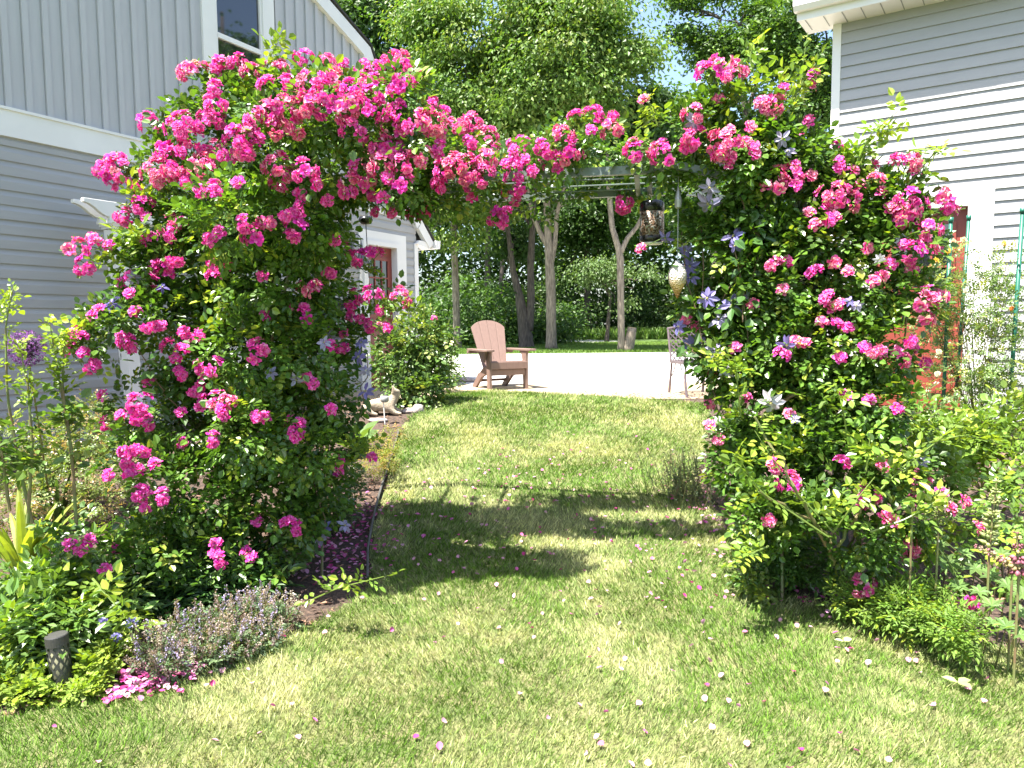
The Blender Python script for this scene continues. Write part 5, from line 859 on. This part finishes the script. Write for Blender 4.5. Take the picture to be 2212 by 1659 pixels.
tree('tall maple with bright green crown and three branched pale trunk behind the chair', [[(1191, 756, 23, 27), (1190, 640, 21), (1187, 560, 20), (1184, 520, 17), (1181, 440, 15), (1178, 300, 11), (1200, 150, 8)], [(1185, 535, 12), (1165, 500, 11), (1149, 460, 9), (1130, 350, 7)], [(1190, 575, 12), (1199, 520, 11), (1203, 460, 9), (1240, 330, 7)]],
     [(1000, 100, 100, 25), (1110, 50, 120, 25), (1240, 90, 120, 24), (1330, 150, 75, 24), (1190, 190, 105, 24), (1060, 220, 85, 25), (1100, 310, 70, 25), (1250, 10, 110, 25), (1380, 110, 45, 24), (1000, 200, 60, 25), (1300, 210, 40, 24), (930, 60, 60, 26), (1120, 150, 100, 27), (1290, 250, 45, 25), (1180, 280, 50, 26)], 2300, 36, .155, (.090, .165, .026), 'bark', 26, .8, cr=.42, mix=((.17, .23, .045), .25))
tree('maple with straight grey trunk and low bright green branches by the house gutter', [[(988, 752, 17, 29), (985, 640, 15), (982, 550, 14), (978, 440, 11), (970, 330, 8)]], [(960, 470, 55, 27), (925, 430, 45, 27), (1015, 480, 45, 27), (950, 400, 50, 28), (1040, 430, 40, 28), (1000, 520, 28, 27), (925, 500, 30, 27), (1060, 470, 30, 28), (980, 350, 55, 28)], 520, 36, .155, (.10, .17, .028), 'bark', 10, .8, cr=.42, mix=((.2, .26, .04), .2))
tree('dark twin stemmed tree in the shade behind the adirondack chair', [[(1139, 753, 33, 29), (1132, 700, 28), (1122, 640, 18), (1108, 585, 14), (1098, 500, 10), (1090, 400, 7)], [(1141, 715, 22), (1147, 650, 17), (1146, 580, 15), (1152, 450, 12), (1155, 330, 8)]], [(1080, 430, 60, 30), (1110, 520, 40, 30), (1150, 420, 45, 31), (1090, 600, 35, 30), (1060, 360, 70, 31), (1230, 430, 40, 31)], 340, 24, .20, DRK, 'barkdark', 8, .5)  # shade on these stems is put into the dark bark colour
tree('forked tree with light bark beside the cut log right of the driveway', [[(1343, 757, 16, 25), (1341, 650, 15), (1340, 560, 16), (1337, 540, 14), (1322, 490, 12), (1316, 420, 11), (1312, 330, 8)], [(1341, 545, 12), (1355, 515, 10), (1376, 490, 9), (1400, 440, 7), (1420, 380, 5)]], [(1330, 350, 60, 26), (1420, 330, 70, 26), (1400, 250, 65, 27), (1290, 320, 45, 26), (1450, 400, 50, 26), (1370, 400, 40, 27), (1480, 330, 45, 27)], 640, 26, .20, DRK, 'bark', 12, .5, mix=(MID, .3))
tree('tall airy tree with thin stem right of the sky gap', [[(1545, 752, 15, 31), (1541, 500, 13), (1541, 260, 11), (1548, 140, 9), (1556, 40, 6)], [(1541, 250, 8), (1580, 160, 6), (1600, 60, 4)]], [(1560, 30, 60, 31), (1490, 30, 55, 31), (1620, 40, 55, 31), (1530, 110, 40, 31), (1600, 110, 40, 31), (1450, 30, 40, 31), (1570, 190, 26, 31)], 560, 22, .18, MID, 'barkdark', 16, .4, mix=(BRT, .2), thr=.10, cr=.36)
tree('dark leafy tree in the sky gap left of the white gutter', [[(1615, 752, 18, 33), (1612, 400, 15), (1610, 240, 14), (1600, 170, 10), (1585, 90, 7)], [(1612, 250, 10), (1640, 160, 8), (1660, 80, 5)]], [(1660, 60, 60, 33), (1700, 20, 70, 33), (1610, 90, 34, 34), (1680, 130, 50, 33), (1650, 200, 36, 33), (1630, 300, 45, 34)], 480, 22, .17, MID, 'barkdark', 14, .4, mix=(BRT, .3), thr=.12, cr=.36)
tree('thick crowned tree close to the corner of the right building', [[(1757, 752, 20, 30), (1757, 400, 16), (1758, 320, 15), (1765, 250, 12), (1785, 180, 9)], [(1757, 330, 11), (1750, 260, 9), (1748, 180, 7)]], [(1740, 40, 75, 30), (1770, 130, 60, 30), (1720, 130, 55, 31), (1780, 220, 40, 30), (1730, 240, 45, 31), (1790, 300, 40, 30), (1700, 200, 30, 31), (1790, 60, 50, 30)], 620, 24, .18, MID, 'barkdark', 12, .4, mix=(BRT, .25), thr=.08, cr=.36)
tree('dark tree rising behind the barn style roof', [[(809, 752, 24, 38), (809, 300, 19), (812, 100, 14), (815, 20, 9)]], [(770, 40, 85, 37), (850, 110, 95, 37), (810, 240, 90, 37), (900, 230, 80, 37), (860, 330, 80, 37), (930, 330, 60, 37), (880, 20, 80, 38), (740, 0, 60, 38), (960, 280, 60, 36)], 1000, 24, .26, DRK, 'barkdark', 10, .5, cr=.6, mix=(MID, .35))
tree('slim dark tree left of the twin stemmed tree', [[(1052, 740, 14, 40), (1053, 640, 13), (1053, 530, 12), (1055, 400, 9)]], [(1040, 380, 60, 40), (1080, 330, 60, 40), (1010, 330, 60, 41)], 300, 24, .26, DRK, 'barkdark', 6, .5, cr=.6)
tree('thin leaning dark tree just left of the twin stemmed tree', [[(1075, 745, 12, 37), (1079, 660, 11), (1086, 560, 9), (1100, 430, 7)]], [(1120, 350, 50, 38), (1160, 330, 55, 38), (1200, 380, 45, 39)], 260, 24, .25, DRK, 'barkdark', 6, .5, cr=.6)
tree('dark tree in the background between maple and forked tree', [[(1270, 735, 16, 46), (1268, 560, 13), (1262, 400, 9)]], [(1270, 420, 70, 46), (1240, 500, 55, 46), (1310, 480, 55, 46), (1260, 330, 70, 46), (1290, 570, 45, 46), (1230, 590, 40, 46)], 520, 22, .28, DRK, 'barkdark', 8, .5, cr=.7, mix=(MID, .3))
tree('pale grey green small tree leaning behind the forked trunk', [[(1310, 735, 9, 38), (1318, 640, 7), (1290, 590, 5)]], [(1270, 590, 28, 37), (1300, 580, 26, 37), (1330, 600, 26, 37), (1370, 620, 30, 37), (1340, 650, 26, 37), (1400, 600, 26, 37)], 110, 26, .16, (.10, .16, .05), 'barkdark', 8, .9, cr=.45)
# leaning cut log beside the forked tree
c0, c1 = at(1355, 758, 25), at(1366, 708, 25); c0[2] = .5; mb = MB(); tt = np.linspace(0, 1, 6)[:, None]; mb.tube(c0 * (1 - tt) + c1 * tt, np.linspace(.20, .15, 6), 12, wob=.12); lg = mb.build('tree_stump', M['bark'], None, True); tag(lg, 'tall pale cut stump leaning beside the forked tree', 'stump')
mb = MB(); mb.tube([c1 - V3(0, 0, .001), c1 + (c1 - c0) * .012], [.148, .146], 12); mb.build('cut_face', mat('cut_wood', (.55, .42, .26), .8, (.45, .33, .2), 20), lg, True)
# understorey and far wood: a mass nobody could count
def wood(n, x0, x1, y0, y1, z0, z1f, ln, col, per, cr, name, mix=None, cull=None):
    k = n; C = np.stack([rs.uniform(x0, x1, k), rs.uniform(y0, y1, k), rs.rand(k)], 1); top = np.array([z1f(x, y) for x, y in C[:, :2]]); C[:, 2] = z0 + C[:, 2] * np.maximum(top - z0, .3)
    if cull: C = C[np.array([mnoise.noise((x * cull, y * cull, z * cull * 1.5)) for x, y, z in C]) > -.02]; k = len(C)
    mb = crown_mb(C, np.full(k, .5), k, per, ln, col, .5, cr, mix=mix, cull=False); tag(mb.build(name, M['treeleaf']), kind='stuff')
def top1(x, y):
    u = x / y; base = 9.5 + 2.5 * mnoise.noise((x * .12, y * .1, 1)); 
    if .165 < u < .36: base = 7.6 + 1.5 * mnoise.noise((x * .3, y * .1, 4))
    return base
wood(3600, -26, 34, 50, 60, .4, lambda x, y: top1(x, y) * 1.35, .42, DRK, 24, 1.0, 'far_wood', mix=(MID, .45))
wood(2600, -12, 24, 45.0, 50, .4, lambda x, y: 3.6 + 3.0 * mnoise.noise((x * .35, 3, 1)), .22, (.038, .078, .02), 26, .5, 'understorey', mix=((.085, .145, .035), .22), cull=.45)
wood(420, -9, -.2, 30, 35, .5, lambda x, y: 3.4 + 1.6 * mnoise.noise((x * .4, 7, 1)), .22, DRK, 26, .5, 'roadside_shrubs', mix=(MID, .4))
wood(260, -1, 2.6, 33, 36, .5, lambda x, y: 2.0 + 1.2 * mnoise.noise((x * .6, 9, 1)), .20, DRK, 26, .45, 'shade_shrubs', mix=(MID, .3))
mb = MB(); n = 16000; p = np.stack([rs.uniform(-8, 24, n), rs.uniform(43.3, 45.5, n), np.full(n, .56)], 1); put(mb, RHOMB, RHOMBF, p, nrm(rdir(n) * .45 + V3(0, 0, 1)), rdir(n), .35 + .5 * rs.rand(n), .05 + .05 * rs.rand(n), jit((.13, .22, .04), n, .35)); tag(mb.build('roadside_weeds', M['treeleaf']), kind='stuff')
mb = MB(); n = 42000; p = np.stack([rs.uniform(-7, 18, n), rs.uniform(23.7, 35.8, n), np.full(n, .56)], 1); put(mb, RHOMB, RHOMBF, p, nrm(rdir(n) * .5 + V3(0, 0, 1)), rdir(n), .07 + .06 * rs.rand(n), .03 + .02 * rs.rand(n), jit((.12, .20, .035), n, .4)); tag(mb.build('far_lawn_grass', M['treeleaf']), kind='stuff')
# tree behind the right building, mirrored in the upper window of the left house
def wtree(label, x, y, h, r, n):
    root = thing('tree', label, 'tree', (x, y, .5), 0, 'trees behind the right building'); tk = MB(); tk.tube([(x, y, .3), (x + .2, y, h * .5), (x, y, h * .9)], [.25, .18, .05], 10); k = 16; C = V3(x, y, h * .62) + rdir(k) * V3(r, r, h * .30) * .75; R = np.full(k, r * .45); tk.build('trunk', M['barkdark'], root, True); crown_mb(C, R, n, 24, .24, MID, .4, .5).build('crown', M['treeleaf'], root)
wtree('tall tree beyond the right building seen mirrored in the upper window', 18.5, 14.2, 15.2, 2.3, 700); wtree('wider tree beyond the right building seen mirrored in the upper window', 21, 18.5, 15.6, 2.8, 700); wtree('third tree beyond the right building seen mirrored in the upper window', 20, 11, 14.0, 2.5, 600)

wood(1500, -16, 26, 37, 52, 8.6, lambda x, y: 11.5 + 1.5 * mnoise.noise((x * .3, y * .3, 5)) if not .15 < x / y < .30 else 9.6, .40, MID, 22, 1.0, 'far_canopy', mix=(BRT, .3), cull=.3)  # canopy added over the understorey to shade it, mostly hidden by nearer crowns
